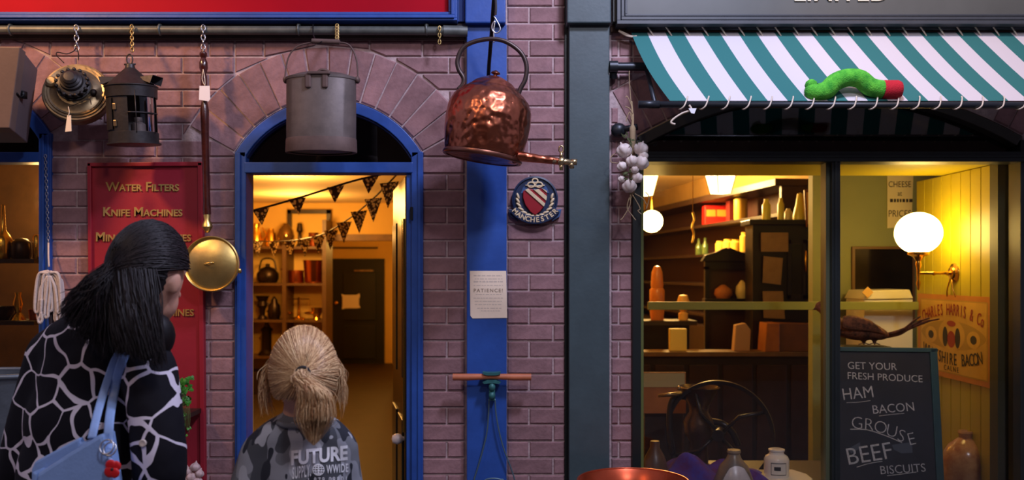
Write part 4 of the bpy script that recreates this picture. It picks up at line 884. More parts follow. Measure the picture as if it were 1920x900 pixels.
b = NB(); M = axisM(W(1627, 548, 1.07), (0, -1, 0), (.7, 0, .7)); box(b, (0, 0, 0), (S(15, 1.07), S(15, 1.07), .004), M); tag(obj('price_card', b, mat('yellow_card', (232, 180, 90), .7)), 'small yellow price card tilted against the enamel bin', 'card')
# pheasant
yh = .52; t = thing('stuffed_pheasant', 'stuffed brown pheasant with a long tail above the chalkboard', 'bird', W(1630, 645, yh))
b = NB(); ell(b, W(1606, 618, yh), (S(50, yh), S(26, yh), S(20, yh)), Matrix.Rotation(math.radians(6), 3, 'Y')); ell(b, W(1640, 624, yh), (S(26, yh), S(18, yh), S(13, yh)), Matrix.Rotation(math.radians(12), 3, 'Y')); limb(b, [W(1575, 612, yh), W(1556, 596, yh), W(1545, 580, yh)], [S(16, yh), S(11, yh), S(10, yh)]); ell(b, W(1541, 575, yh), (S(13, yh), S(11, yh), S(11, yh))); limb(b, [W(1533, 577, yh), W(1524, 581, yh)], [S(4, yh), S(1.5, yh)])
for lx in (1618, 1638): limb(b, [W(lx, 632, yh), W(lx+2, 644, yh)], [S(5, yh), S(3, yh)])
mPh = mat('pheasant_feather', (150, 92, 62), .8, var=.8, vscale=22, bump=.5, bscale=90, col2=(46, 26, 22)); mesh_obj('bird_body', remesh(b, .006, 4), mPh, t, True)
for k in range(5):
    dz = (k-2)*2.2; b = NB(); P = [W(1648, 632+dz*.4, yh+.004*k), W(1690, 622+dz*.6, yh+.006*k), W(1735-abs(k-2)*10, 604+dz*.8, yh+.006*k), W(1762-abs(k-2)*18, 598+dz, yh+.004*k)]; tube(b, spline(P, 5), [.014]*6+[.011]*5+[.007]*4+[.003], 6, flat=.35); obj('tail_feather', b, mPh, t, True)
b = NB(); P = spline([W(1580, 604, yh-.07), W(1625, 610, yh-.075), W(1660, 626, yh-.05)], 6); tube(b, P, [.03, .034, .038, .038, .036, .034, .032, .028, .022, .016, .01, .006, .003], 8, flat=.3, up=(0, 1, 0)); obj('wing', b, mPh, t, True)
for lx in (1620, 1640):
    for dx in (-10, 0, 10):
        b = NB(); tube(b, [W(lx, 642, yh), W(lx+dx, 646, yh-.01)], .003, 5); obj('toe', b, mat('bird_toe', (140, 110, 80), .6), t, True)
b = NB(); p = W(1625, 648, yh); bx(b, p.x-.14, p.x+.10, yh-.07, yh+.07, PF, p.z); tag(obj('display_plinth', b, mDark, bevel=.005), 'dark wooden plinth under the stuffed pheasant', 'plinth')
# chalkboard
cb = [W(1566, 650, .28), W(1754, 654, .28), W(1768, 918, .16), W(1568, 918, .16)]
t = thing('chalkboard', 'leaning slate chalkboard in teal frame with chalked food names', 'chalkboard', (cb[2]+cb[3])/2)
ux = ((cb[1]-cb[0])+(cb[2]-cb[3])).normalized(); uy = ((cb[0]+cb[1])-(cb[2]+cb[3])).normalized(); uy = (uy-ux*uy.dot(ux)).normalized(); uz = ux.cross(uy)
if uz.y > 0: uz = -uz
MC = Matrix((ux, uy, uz)).transposed().to_4x4(); MC.translation = sum(cb, Vector())/4
def onb(px, py):                                           # pixel -> board-plane coordinates
    o_ = Vector((0, -CD, EYE)); d = Vector(((px-HX)/F, 1, -(py-HY)/F)); k = (MC.translation-o_).dot(uz)/d.dot(uz); q = MC.inverted() @ (o_+d*k); return q.x, q.y
def bpoly(pp, z0, z1, m, n, bev=0):
    b = NB(); Q = [onb(*p) for p in pp]; A = [b.verts.new(MC @ Vector((x, y, z0))) for x, y in Q]; B = [b.verts.new(MC @ Vector((x, y, z1))) for x, y in Q]; b.faces.new(A); b.faces.new(B[::-1]); k = len(Q)
    for i in range(k): b.faces.new((A[i], B[i], B[(i+1) % k], A[(i+1) % k]))
    return obj(n, b, m, t, bevel=bev)
mSl = mat('slate', (50, 54, 64), .6, var=.25, vscale=7); mTeal = mat('teal_frame', (54, 92, 98), .5, var=.2); mChalk = mat('chalk', (236, 236, 236), .95, var=.4, vscale=120)
bpoly([(1566, 652), (1752, 655), (1766, 918), (1568, 918)], -.012, 0, mSl, 'slate')
bpoly([(1564, 650), (1756, 653), (1757, 661), (1564, 659)], -.014, .01, mTeal, 'frame_rail', .003); bpoly([(1742, 654), (1756, 653), (1770, 920), (1756, 920)], -.014, .01, mTeal, 'frame_rail', .003); bpoly([(1560, 650), (1566, 650), (1568, 920), (1562, 920)], -.014, .01, mTeal, 'frame_rail', .003)
for s_, x0, x1, cy, rz, hh in (('GET YOUR', 1589, 1681, 687, -1, 1), ('FRESH PRODUCE', 1589, 1729, 708, -2, 1), ('HAM', 1580, 1637, 738, 6, 1.1), ('BACON', 1636, 1714, 766, 5, 1), ('BEEF', 1587, 1672, 852, 9, 1), ('BISCUITS', 1650, 1735, 880, 4, 1)):
    a, c = onb((x0+x1)/2, cy); w_ = onb(x1, cy)[0]-onb(x0, cy)[0]; sz = fit_text(s_, w_)
    mesh_obj('chalk_lettering', text_mesh(s_, sz, MC @ Matrix.Translation((a, c, .0008)) @ Matrix.Rotation(math.radians(rz), 4, 'Z') @ Matrix.Diagonal((1, hh, 1, 1)), .0003, off=-.005*sz), mChalk, t)
for ch, x, y, rz in (('G', 1607, 794, -4), ('R', 1629, 797, -6), ('O', 1651, 802, -10), ('U', 1672, 809, -14), ('S', 1690, 818, -18), ('E', 1709, 824, 12)):
    a, c = onb(x, y); mesh_obj('chalk_lettering', text_mesh(ch, .084, MC @ Matrix.Translation((a, c, .0008)) @ Matrix.Rotation(math.radians(rz), 4, 'Z'), .0003, off=-.0016), mChalk, t)
for P, r_ in (([(1587, 755), (1610, 754), (1632, 751)], .0015), ([(1648, 780), (1672, 777), (1695, 775)], .0015), ([(1594, 805), (1625, 806), (1660, 817), (1691, 830)], .0028), ([(1606, 876), (1630, 869), (1654, 865)], .002), ([(1663, 892), (1690, 889), (1718, 885)], .002)):
    b = NB(); tube(b, spline([MC @ Vector((*onb(*p), .001)) for p in P], 5), r_, 5); obj('chalk_underline', b, mChalk, t, True)
mSmu = mat('chalk_smudge', (92, 100, 112), .9)
bpoly([(1672, 834), (1710, 829), (1711, 849), (1690, 850), (1676, 843)], 0, .0004, mSmu, 'chalk_smudge'); bpoly([(1590, 842), (1612, 829), (1614, 840), (1596, 850)], 0, .0004, mSmu, 'chalk_smudge')
# stoneware, white jar and slab, coffee mill
def pot(name, label, cat, px, py, y, prof, m, group=None, n=32, neck=None):
    o0 = W(px, py, y); k = (CD+y)/F; b = NB(); lathe(b, [(r*k, h*k) for r, h in prof], n, Matrix.Translation(o0)); o = obj(name, b, m, None, True, auto=40); return tag(o, label, cat, group)
mStone = mat('brown_stoneware', (150, 92, 58), .2, var=.3, vscale=10, col2=(196, 150, 100))
zq = pyz(PF, .5); pot('stoneware_jar', 'glossy brown stoneware jar with short neck beside the chalkboard', 'jar', 1811, zq, .5, [(0, 0), (36, 0), (40, 6), (40, 40), (38, 58), (30, 72), (18, 82), (12, 86), (12, 92), (14, 95), (13, 99), (9, 99), (8, 90), (0, 80)], mStone)
b = NB(); pprism(b, [(1428, 898), (1432, 872), (1500, 870), (1512, 876), (1516, 886), (1506, 900)], .2, .23)
Pt = [(W(1425, 0, .3).x, .16), (W(1500, 0, .3).x, .16), (W(1514, 0, .3).x, .22), (W(1516, 0, .3).x, .32), (W(1500, 0, .3).x, .42), (W(1430, 0, .3).x, .42), (W(1418, 0, .3).x, .3)]
b.free(); b = NB(); zs_ = W(0, 890, .3).z; A = [b.verts.new((x, y, zs_)) for x, y in Pt]; B = [b.verts.new((x, y, zs_-.02)) for x, y in Pt]; b.faces.new(A); b.faces.new(B[::-1])
for i in range(7): b.faces.new((A[i], B[i], B[(i+1) % 7], A[(i+1) % 7]))
t = thing('marble_slab', 'white marble serving slab on a short foot in the window', 'slab', (W(1465, 0, .3).x, .3, PF)); obj('slab_top', b, mWhite, t, bevel=.006)
b = NB(); bx(b, W(1450, 0, .3).x, W(1485, 0, .3).x, .24, .36, PF, zs_-.02); obj('slab_foot', b, mWhite, t, bevel=.004)
t = thing('white_jar', 'white glazed jar with a blue bordered label on the marble slab', 'jar', W(1456, 892, .28)); o0 = W(1456, 0, .28); k = (CD+.28)/F; M = Matrix.Translation((o0.x, .28, zs_))
b = NB(); lathe(b, [(r*k, h*k) for r, h in ((0, 0), (22, 0), (23, 2), (23, 31), (20, 37), (14, 41), (13, 45), (15, 47), (15, 50), (11, 51), (0, 50))], 36, M); obj('jar_body', b, mWhite, t, True, auto=40)
b = NB(); lathe(b, [(23.5*k, 5*k), (23.5*k, 28*k)], 10, M, math.radians(228), math.radians(300)); obj('label_border', b, mat('label_blue', (40, 60, 80), .5), t, True)
b = NB(); lathe(b, [(23.8*k, 6.5*k), (23.8*k, 26.5*k)], 10, M, math.radians(231), math.radians(297)); obj('label_sheet', b, mat('label_white', (226, 228, 230), .5), t, True)
b = NB(); lathe(b, [(24.1*k, 14*k), (24.1*k, 21*k)], 8, M, math.radians(243), math.radians(272)); obj('label_print', b, mat('label_print', (40, 46, 56), .5), t, True)
# coffee mill with flywheel
ym = .62; wc = W(1338, 806, ym); Rw = S(101, ym); t = thing('coffee_mill', 'black iron coffee mill with large flywheel in the window', 'mill', (wc.x, ym, PF)); mMill = mat('mill_black', (46, 40, 40), .3, metal=.4)
M = axisM(wc+Vector((0, -.12, 0)), (-.35, -1, 0), (1, 0, 0)); wr = Rw*.97
b = NB(); lathe(b, [(wr, -.016), (wr, .016), (wr*.93, .012), (wr*.93, -.012), (wr, -.016)], 64, M); obj('flywheel_rim', b, mMill, t, True, auto=30)
for k in range(4):
    a = k*PI/2+.5; b = NB(); tube(b, [M @ Vector((math.cos(a)*.02, math.sin(a)*.02, 0)), M @ Vector((math.cos(a+.25)*wr*.5, math.sin(a+.25)*wr*.5, 0)), M @ Vector((math.cos(a)*wr*.94, math.sin(a)*wr*.94, 0))], .010, 8); obj('spoke', b, mMill, t, True)
b = NB(); lathe(b, [(0, -.06), (.03, -.06), (.03, .05), (0, .05)], 20, M); obj('hub', b, mMill, t, True, auto=30)
b = NB(); q = W(1310, 0, ym); M2 = Matrix.Translation((q.x, ym, 0)); zf = lambda py: W(0, py, ym).z
lathe(b, [(.10, PF), (.09, PF+.04), (.05, PF+.08), (.045, zf(830)), (.075, zf(812)), (.08, zf(790)), (.05, zf(772)), (.055, zf(760)), (.105, zf(728)), (.11, zf(726)), (.10, zf(724)), (.05, zf(750)), (0, zf(755))], 28, M2); obj('hopper', b, mat('mill_bronze', (104, 84, 70), .28, metal=.8), t, True, auto=40)
b = NB(); tube(b, spline([W(1290, 745, ym), W(1265, 745, ym-.05), W(1256, 770, ym-.06), W(1256, 815, ym-.06), W(1262, 850, ym-.06)], 6), .016, 10); obj('crank_arm', b, mMill, t, True)
b = NB(); tube(b, [W(1234, 742, ym-.1), W(1278, 738, ym-.1)], [.008, .012], 10); ell(b, W(1273, 728, ym-.1), .012, sub=2); obj('crank_handle', b, mBrassDull, t, True)
b = NB(); tube(b, spline([W(1330, 790, ym), W(1355, 795, ym-.04), W(1372, 810, ym-.05), W(1384, 835, ym-.05)], 6), .018, 10); obj('spout', b, mMill, t, True)
# blue cloth heap
me = bpy.data.meshes.new('cloth'); n = 46; V = []; cx0, cx1 = W(1215, 0, .45).x, W(1440, 0, .45).x
for j in range(n+1):
    for i in range(n+1):
        u, v = i/n, j/n; x = cx0+(cx1-cx0)*u; y = .12+.36*v; h = .15*math.exp(-((u-.28)/.3)**2)+.10*math.exp(-((u-.75)/.25)**2); z = PF+.012+(h*math.sin(PI*v)**.6)*(1+.16*math.sin(u*17+v*6)+.1*math.sin(v*11-u*9))+.012*abs(math.sin(u*19+v*7))
        V.append((x+.02*math.sin(v*11), y+.02*math.sin(u*13), z))
me.from_pydata(V, [], [(j*(n+1)+i, j*(n+1)+i+1, (j+1)*(n+1)+i+1, (j+1)*(n+1)+i) for j in range(n) for i in range(n)])
o = mesh_obj('blue_cloth', me, mat('blue_velvet', (66, 62, 190), .8, var=.4, vscale=14, col2=(90, 30, 110)), None, True); s_ = o.modifiers.new('s', 'SOLIDIFY'); s_.thickness = .006; tag(o, 'crumpled deep blue cloth heaped around the coffee mill', 'cloth')
mGrey = mat('grey_stoneware', (150, 136, 124), .3, var=.3, vscale=10)
pot('stone_bottle', 'pale grey stoneware bottle in front of the flywheel', 'bottle', 1376, pyz(PF, .08)-8, .085, [(0, 0), (30, 0), (36, 10), (36, 40), (26, 66), (14, 80), (11, 88), (13, 92), (12, 96), (0, 96)], mGrey)
pot('stone_bottle', 'brown-grey bottle with a brass cap beside the window jamb', 'bottle', 1228, pyz(PF, .22), .24, [(0, 0), (24, 0), (26, 8), (26, 52), (18, 78), (9, 94), (9, 104), (8, 106), (0, 106)], mat('dusty_brown', (96, 74, 66), .3, var=.3))
t = thing('card_sign', 'faded cream and orange card sign leaning behind the coffee mill', 'sign', W(1246, 775, .9))
b = NB(); pbox(b, 1204, 1286, 698, 775, .88, .89); obj('card', b, mat('card_orange', (168, 106, 54), .7, var=.2), t)
b = NB(); pbox(b, 1206, 1284, 700, 726, .876, .881); obj('card_band', b, mat('card_cream', (168, 156, 112), .7), t)
b = NB(); bx(b, W(1210, 0, .9).x, W(1280, 0, .9).x, .92, .98, PF, W(0, 770, .9).z); tag(obj('card_stand', b, mDark), 'dark wooden block propping the card sign', 'stand')
# ------------------------------------------------------------------ grocer interior
mTan = mat('tan_plaster', (196, 158, 92), .85, var=.2, vscale=4)
A_ = Vector((2.66, 2.6, 0)); B_ = Vector((1.86, 8.4, 0)); dAB = (B_-A_).normalized(); nAB = Vector((-dAB.y, dAB.x, 0)); nAB = nAB if nAB.x < 0 else -nAB
MW = Matrix((dAB, -nAB, Vector((0, 0, 1)))).transposed().to_4x4(); MW.translation = A_     # x along wall, -y into the room
LW_ = (B_-A_).length
b = NB(); box(b, (LW_/2, .05, 1.31), (LW_, .1, 2.62), MW); struct('wall_right', b, mTan)
b = NB(); bx(b, .4, 2.2, 8.4, 8.5, 0, 2.62); struct('wall_grocer_back', b, mTan)
def onwall(px, off=.0):                                    # pixel column -> distance along the right wall (off metres proud)
    p0 = A_+nAB*off; dx, dy = (px-HX)/F, 1.0; c = Vector((0, -CD, 0)); M2 = Matrix(((dx, -dAB.x), (dy, -dAB.y))); r = M2.inverted() @ Vector((p0.x-c.x, p0.y-c.y)); return r[1], r[0]
un = thing('wall_shelving', 'long dark wooden shelving unit with cornice along the grocer side wall', 'shelving', MW @ Vector((LW_/2, -.15, 0)))
SH = (2.30, 2.03, 1.72, 1.42, 1.10)
S0 = .78; LM, LL = (LW_+S0)/2, LW_-S0
b = NB(); box(b, (LM, -.01, 1.15), (LL, .02, 2.3), MW); obj('back_board', b, mat('shelf_back', (58, 26, 20), .6), un)
for i, z in enumerate(SH):
    b = NB(); box(b, (LM, -.16 if i else -.19, z), (LL, .3 if i else .36, .03 if i else .06), MW); obj('shelf', b, mDark, un, bevel=.003)
for k in (0, 3):
    b = NB(); box(b, (S0+.03+k*(LL-.06)/3, -.16, 1.15), (.035, .3, 2.3), MW); obj('upright', b, mDark, un)
b = NB(); box(b, (LM, -.2, .5), (LL, .4, 1.0), MW); obj('base_cupboard', b, mDark, un)
def shelf_item(name, label, cat, px, z, prof, m, off=.2, group=None):
    s, d = onwall(px, off); M = MW @ Matrix.Translation((s, -off, z)); b = NB(); lathe(b, prof, 24, M); return tag(obj(name, b, m, None, True, auto=40), label, cat, group)
def shelf_box(name, label, cat, px0, px1, z, h, m, off=.16, dep=.14):
    s, d = onwall((px0+px1)/2, off); c = MW @ Vector((s, -off, z+h/2)); b = NB(); box(b, c, ((px1-px0)*d/F, dep, h)); return tag(obj(name, b, m, None, bevel=.004), label, cat)
mLampY = mat('waxed_yellow', (236, 200, 90), .4); mRedT = mat('red_tin', (196, 30, 28), .4); mOr = mat('orange_label', (232, 140, 50), .5)
zq = 2.045
bxo = shelf_box('red_tin', 'bright red tea tin on the top shelf of the grocer shelving', 'tin', 1319, 1361, zq, .20, mRedT)
s, d = onwall(1340, .16); c = MW @ Vector((s, -.16, zq+.12))
for dx in (-.055, .055): b = NB(); box(b, c+Vector((dx, -.072, 0)), (.095, .004, .07)); obj('tin_label', b, mOr, bxo)
shelf_box('dark_red_tin', 'dull dark red tin beside the bright red tea tin', 'tin', 1364, 1378, zq, .22, mat('dull_red', (110, 26, 26), .5))
shelf_item('candle_jar', 'yellow wax jar on the top shelf beside the red tins', 'jar', 1389, zq, [(0, 0), (.06, 0), (.065, .02), (.065, .2), (.055, .21), (0, .21)], mLampY)
for i, (px, lab, r, h) in enumerate(((1351, 'short yellow honey jar at the far end of the lower shelf', .05, .13), (1366, 'round yellow honey jar with dark lid on the lower shelf', .055, .14), (1381, 'squat amber honey jar on the lower shelf', .055, .13), (1400, 'tall pale yellow jar on the lower shelf', .06, .19))):
    shelf_item('honey_jar', lab, 'jar', px, 1.735, [(0, 0), (r, 0), (r*1.05, .01), (r*1.05, h*.8), (r*.8, h*.88), (r*.85, h), (0, h)], mLampY, group='honey jars on the lower shelf')
for i, (px, lab) in enumerate(((1310, 'small clear green bottle left of its twin on the lower shelf'), (1322, 'small clear green bottle right of its twin on the lower shelf'))):
    shelf_item('green_bottle', lab, 'bottle', px, 1.735, [(0, 0), (.035, 0), (.035, .1), (.012, .14), (.012, .18), (0, .18)], mat('green_glass', (120, 150, 90), .1, trans=.6), group='green bottles on the lower shelf')
mYB = mat('yellow_bottle', (206, 196, 60), .3); mCr2 = mat('cream_bottle', (214, 200, 140), .3)
# nearer glazed dark cabinet with things on its top
yc = 2.9; t = thing('glazed_cabinet', 'tall black glazed cabinet standing behind the counter', 'cabinet', W(1478, 0, yc)*1); ct = W(0, 412, yc).z; x0, x1 = W(1411, 0, yc).x, W(1552, 0, yc).x
t.location = ((x0+x1)/2, yc+.2, 0); ROOTINV[t.name] = Matrix.Translation(-t.location)
mCab = mat('ebonised', (26, 18, 16), .3, var=.3)
b = NB(); bx(b, x0, x1, yc, yc+.22, 0, ct-.04); obj('carcass', b, mCab, t, bevel=.004)
b = NB(); bx(b, x0-.03, x1+.0, yc-.03, yc+.25, ct-.04, ct); obj('cornice', b, mCab, t, bevel=.004)
for a, c in ((1476, 1510), (1513, 1549)):
    b = NB(); xa, xb = W(a, 0, yc).x, W(c, 0, yc).x; za, zc = W(0, 560, yc).z, W(0, 450, yc).z
    for q in ((xa, xb, zc-.03, zc), (xa, xb, za, za+.03), (xa, xa+.025, za, zc), (xb-.025, xb, za, zc)): bx(b, q[0], q[1], yc-.02, yc+.002, q[2], q[3])
    o = obj('door', b, mCab, t); b = NB(); bx(b, xa+.02, xb-.02, yc-.008, yc-.004, za+.02, zc-.02); g = mesh_obj('door_pane', (lambda q: (q.to_mesh((mm := bpy.data.meshes.new('p'))), q.free(), mm)[2])(b), mat('smoky_pane', (20, 18, 18), .08), o)
b = NB(); tube(b, [W(1511, 470, yc-.03), W(1511, 510, yc-.03)], .008, 8); obj('brass_bar', b, mBrassLit, t, True)
for px, w_, h_, m_, lab in ((1437, 8, 40, mYB, 'pale yellow bottle on the black cabinet, next to the pendant lamp'), (1464, 6, 42, mYB, 'slim yellow bottle in the middle of the cabinet top'), (1478, 7, 22, mCr2, 'short cream pot on the cabinet top')):
    k = (CD+yc+.08)/F; b = NB(); lathe(b, [(r*k, h*k) for r, h in ((0, 0), (w_, 0), (w_, h_*.7), (w_*.6, h_*.85), (w_*.5, h_), (0, h_))], 20, Matrix.Translation((W(px, 0, yc+.08).x, yc+.08, ct))); tag(obj('bottle', b, m_, None, True, auto=40), lab, 'bottle', 'bottles on the cabinet top')
k = (CD+yc+.1)/F; b = NB(); lathe(b, [(r*k, h*k) for r, h in ((0, 0), (13, 0), (13, 10), (8, 30), (5, 50), (0, 52))], 20, Matrix.Translation((W(1500, 0, yc+.1).x, yc+.1, ct))); tag(obj('sugar_cone', b, mYB, None, True, auto=40), 'large yellow cone beside the framed picture on the cabinet', 'cone')
t = thing('framed_picture', 'cream certificate in a brown frame leaning on the cabinet top', 'picture', W(1527, 412, yc+.1))
b = NB(); pprism(b, [(1508, 356), (1540, 350), (1546, 424), (1512, 426)], yc-.05, yc-.03); obj('frame', b, mat('picture_frame', (110, 60, 28), .4), t, bevel=.004)
b = NB(); pprism(b, [(1512, 361), (1537, 356), (1542, 418), (1515, 420)], yc-.053, yc-.049); obj('print', b, mat('picture_print', (222, 170, 92), .7, var=.15), t)
for i, (q, lab) in enumerate((([(1427, 436), (1478, 436), (1478, 472), (1427, 472)], 'wide brown paper bill pinned high on the black cabinet'), ([(1432, 480), (1468, 484), (1464, 534), (1430, 530)], 'tilted brown paper bill below the wide one on the cabinet'), ([(1430, 546), (1468, 546), (1472, 598), (1432, 596)], 'lowest brown paper bill on the cabinet beside the rail'))):
    b = NB(); pprism(b, q, yc-.036, yc-.033); tag(obj('paper_bill', b, mat('brown_paper', (150, 116, 66), .8, var=.2)), lab, 'paper', 'paper bills on the black cabinet')
# dark overmantel with pediment
yo = 3.4; t = thing('overmantel', 'dark carved overmantel with peaked pediment behind the counter', 'overmantel', W(1367, 660, yo))
b = NB(); pprism(b, [(1316, 490), (1324, 478), (1342, 473), (1352, 468), (1362, 464), (1366, 466), (1370, 464), (1382, 470), (1396, 474), (1408, 478), (1416, 490)], yo-.08, yo); obj('pediment', b, mCab, t, bevel=.004)
b = NB(); pprism(b, [(1322, 488), (1412, 488), (1412, 505), (1322, 505)], yo-.05, yo); obj('top_rail', b, mCab, t)
for q in ((1322, 1330), (1406, 1414)):
    b = NB(); pbox(b, q[0], q[1], 500, 662, yo-.05, yo); obj('post', b, mCab, t)
b = NB(); pbox(b, 1322, 1412, 560, 572, yo-.12, yo); obj('mantel_shelf', b, mCab, t)
b = NB(); pbox(b, 1328, 1408, 504, 900, yo-.005, yo); obj('back_panel', b, mat('overmantel_panel', (60, 36, 22), .3), t)
k = (CD+yo-.06)/F
for px, w_, h_, m_, lab in ((1356, 17, 26, mat('bread_crust', (170, 104, 52), .7), 'round brown loaf on the overmantel shelf'), (1391, 12, 34, mCr2, 'cream teapot-shaped jar on the overmantel shelf')):
    b = NB(); lathe(b, [(r*k, h*k) for r, h in ((0, 0), (w_*.7, 0), (w_, h_*.3), (w_*.9, h_*.65), (w_*.5, h_*.85), (w_*.2, h_), (0, h_))], 20, Matrix.Translation((W(px, 0, yo-.06).x, yo-.06, W(0, 560, yo-.12).z))); tag(obj('loaf' if 'loaf' in lab else 'jar', b, m_, None, True, auto=50), lab, 'loaf' if 'loaf' in lab else 'jar')
# counter
yk_ = 2.6; cz_ = W(0, 660, yk_).z; xa, xb = W(1150, 0, yk_).x, W(1560, 0, yk_).x
t = thing('shop_counter', 'long dark wooden counter with pale worn edge inside the grocer', 'counter', ((xa+xb)/2, yk_+.25, 0))
b = NB(); bx(b, xa, xb, yk_, yk_+.24, cz_-.035, cz_); obj('counter_top', b, mat('worn_counter', (120, 88, 58), .4, var=.3), t, bevel=.004)
b = NB(); bx(b, xa+.03, xb-.02, yk_+.04, yk_+.22, 0, cz_-.035); obj('counter_front', b, mDark, t)
n = 6
for i in range(n):
    b = NB(); w_ = (xb-xa-.1)/n; bx(b, xa+.06+i*w_, xa+.06+(i+.86)*w_, yk_+.025, yk_+.045, .1, cz_-.1); obj('front_panel', b, mat('counter_panel', (58, 32, 22), .45, var=.3), t, bevel=.004)
yi = yk_+.1; k = (CD+yi)/F
def citem(name, lab, cat, q, m_, dep=.1):
    b = NB(); P = [(W(x, y, yi-dep/2).x, W(x, y, yi-dep/2).z) for x, y in q]; zmin = min(p[1] for p in P); P = [(x, z-zmin+cz_) for x, z in P]; prism(b, P, yi-dep/2, yi+dep/2); return tag(obj(name, b, m_, None, bevel=.005), lab, cat)
mBxw = mat('orange_box_wood', (176, 104, 42), .5, var=.2)
citem('wooden_box', 'brown wooden provision box with sloping lid on the counter', 'box', [(1438, 656), (1542, 656), (1542, 616), (1530, 604), (1438, 602)], mat('box_brown', (112, 66, 30), .5, var=.2), .16)
citem('side_board', 'bright orange wooden board against the provision box', 'board', [(1434, 656), (1462, 656), (1462, 602), (1438, 602)], mBxw, .2)
citem('yellow_packet', 'pale yellow packet standing on the counter', 'packet', [(1256, 654), (1288, 654), (1288, 612), (1256, 612)], mat('packet_yellow', (240, 214, 120), .5), .06)
citem('cream_sack', 'crumpled cream paper bag on the counter by the overmantel', 'bag', [(1376, 655), (1406, 655), (1408, 615), (1398, 602), (1380, 606)], mat('bag_cream', (190, 150, 110), .8), .08)
for i, (px, lab) in enumerate(((1232, 'tall orange glazed jar by the window jamb'),)):
    b = NB(); kk = (CD+3.2)/F; lathe(b, [(r*kk, h*kk) for r, h in ((0, 0), (12, 0), (14, 20), (11, 24), (14, 30), (14, 56), (11, 60), (12, 66), (10, 90), (6, 100), (0, 102))], 20, Matrix.Translation((W(px, 0, 3.2).x, 3.2, W(0, 600, 3.2).z))); tag(obj('orange_jar', b, mat('orange_glaze', (206, 120, 50), .3), None, True, auto=40), lab, 'jar')
    b = NB(); bx(b, .5, W(1300, 0, 3.2).x, 3.05, 3.4, W(0, 608, 3.2).z, W(0, 600, 3.2).z); bx(b, .5, W(1300, 0, 3.2).x, 3.36, 3.4, 0, W(0, 600, 3.2).z); tag(obj('side_table', b, mDark), 'dark side shelf behind the counter near the window jamb', 'shelf')
b = NB(); lathe(b, [(r*kk, h*kk) for r, h in ((0, 0), (9, 0), (9, 12), (4, 16), (12, 22), (12, 34), (8, 46), (0, 48))], 18, Matrix.Translation((W(1281, 0, 3.2).x, 3.2, W(0, 600, 3.2).z))); tag(obj('table_lamp', b, mat('lamp_amber', (244, 190, 100), .4), None, True, auto=40), 'small amber table lamp on the dark side shelf', 'lamp')
# hanging lanterns and far globe
mLant = glow('lantern_glow', (1.0, .68, .25, 1), 9.0)
for px, py, y, lab in ((1351, 342, 2.2, 'glowing tapered glass pendant lantern over the counter'), (1206, 346, 1.3, 'glowing tapered lantern half hidden by the window jamb')):
    c = W(px, py, y); k = (CD+y)/F; t = thing('pendant_lantern', lab, 'lantern', c-Vector((0, 0, 22*k))); Mq = Matrix.Translation(c) @ Matrix.Rotation(PI/4+.35, 4, 'Z')
    b = NB(); lathe(b, [(0, -21*k), (19*k, -21*k), (30*k, 19*k), (0, 19*k)], 4, Mq); obj('glass_body', b, mLant, t)
    b = NB(); lathe(b, [(31*k, 19*k), (33*k, 21*k), (8*k, 30*k), (0, 31*k)], 4, Mq); obj('cap', b, mBrassDull, t)
    for i in range(4):
        a = i*PI/2; b = NB(); tube(b, [Mq @ Vector((math.cos(a)*19*k, math.sin(a)*19*k, -21*k)), Mq @ Vector((math.cos(a)*30.5*k, math.sin(a)*30.5*k, 19*k))], 1.0*k, 5); obj('corner_bar', b, mBrassDull, t)
    b = NB(); tube(b, [c+Vector((0, 0, 30*k)), Vector((c.x, c.y, 2.62))], 1.2*k, 6); obj('stem', b, mBrassDull, t)
c = W(1222, 415, 2.4); t = thing('globe_lamp', 'round glowing globe lamp deep inside beside the window jamb', 'lamp', c-Vector((0, 0, .15)))
b = NB(); ell(b, c, S(21, 2.4)); obj('globe', b, mGlobe, t, True)
b = NB(); tube(b, [c+Vector((0, 0, S(20, 2.4))), Vector((c.x, c.y, 2.62))], .008, 8); obj('stem', b, mBrassLit, t, True)
b = NB(); tube(b, spline([W(1299, 398, 2.0), W(1302, 410, 2.0), W(1298, 425, 2.0), W(1301, 440, 2.0), W(1298, 456, 2.0)], 5), .008, 8); tube(b, [W(1299, 398, 2.0), Vector((W(1299, 0, 2.0).x, 2.0, 2.62))], .003, 5); tag(obj('meat_hook', b, mBrassLit, None, True), 'brass meat hook hanging from the grocer ceiling', 'hook')

# ------------------------------------------------------------------ ironmonger interior
YS = 7.1; xs0, xs1 = W(440, 0, YS).x, W(608, 0, YS).x
t = thing('back_shelves', 'tall wooden shelving crowded with copper and brass on the back wall', 'shelving', ((xs0+xs1)/2, YS+.2, 0)); mShW = mat('shelf_wood', (92, 62, 30), .5, var=.3)
SZ = [W(0, p, YS).z for p in (462, 531, 600, 668)]
for z in SZ:
    b = NB(); bx(b, xs0, xs1, YS, YS+.38, z-.03, z); obj('shelf', b, mShW, t)
for px in (440, 533, 608):
    b = NB(); x = W(px, 0, YS).x; bx(b, x-.025, x+.025, YS-.01, YS+.39, 0, W(0, 412, YS).z if px > 600 else SZ[0]+.02); obj('upright', b, mShW, t)
b = NB(); bx(b, xs0, xs1, YS+.02, YS+.36, 0, SZ[3]-.2); obj('base_cupboard', b, mDark, t)
mDk = mat('dark_bronze', (46, 32, 22), .35, metal=.7); ki = (CD+YS+.15)/F
def sitem(name, lab, cat, px, si, prof, m_, sy=1, extra=None):
    M = Matrix.Translation((W(px, 0, YS+.15).x, YS+.15, SZ[si])); b = NB(); lathe(b, [(r*ki, h*ki) for r, h in prof], 24, M, sy=sy)
    if extra: extra(b, M)
    return tag(obj(name, b, m_, None, True, auto=40), lab, cat)
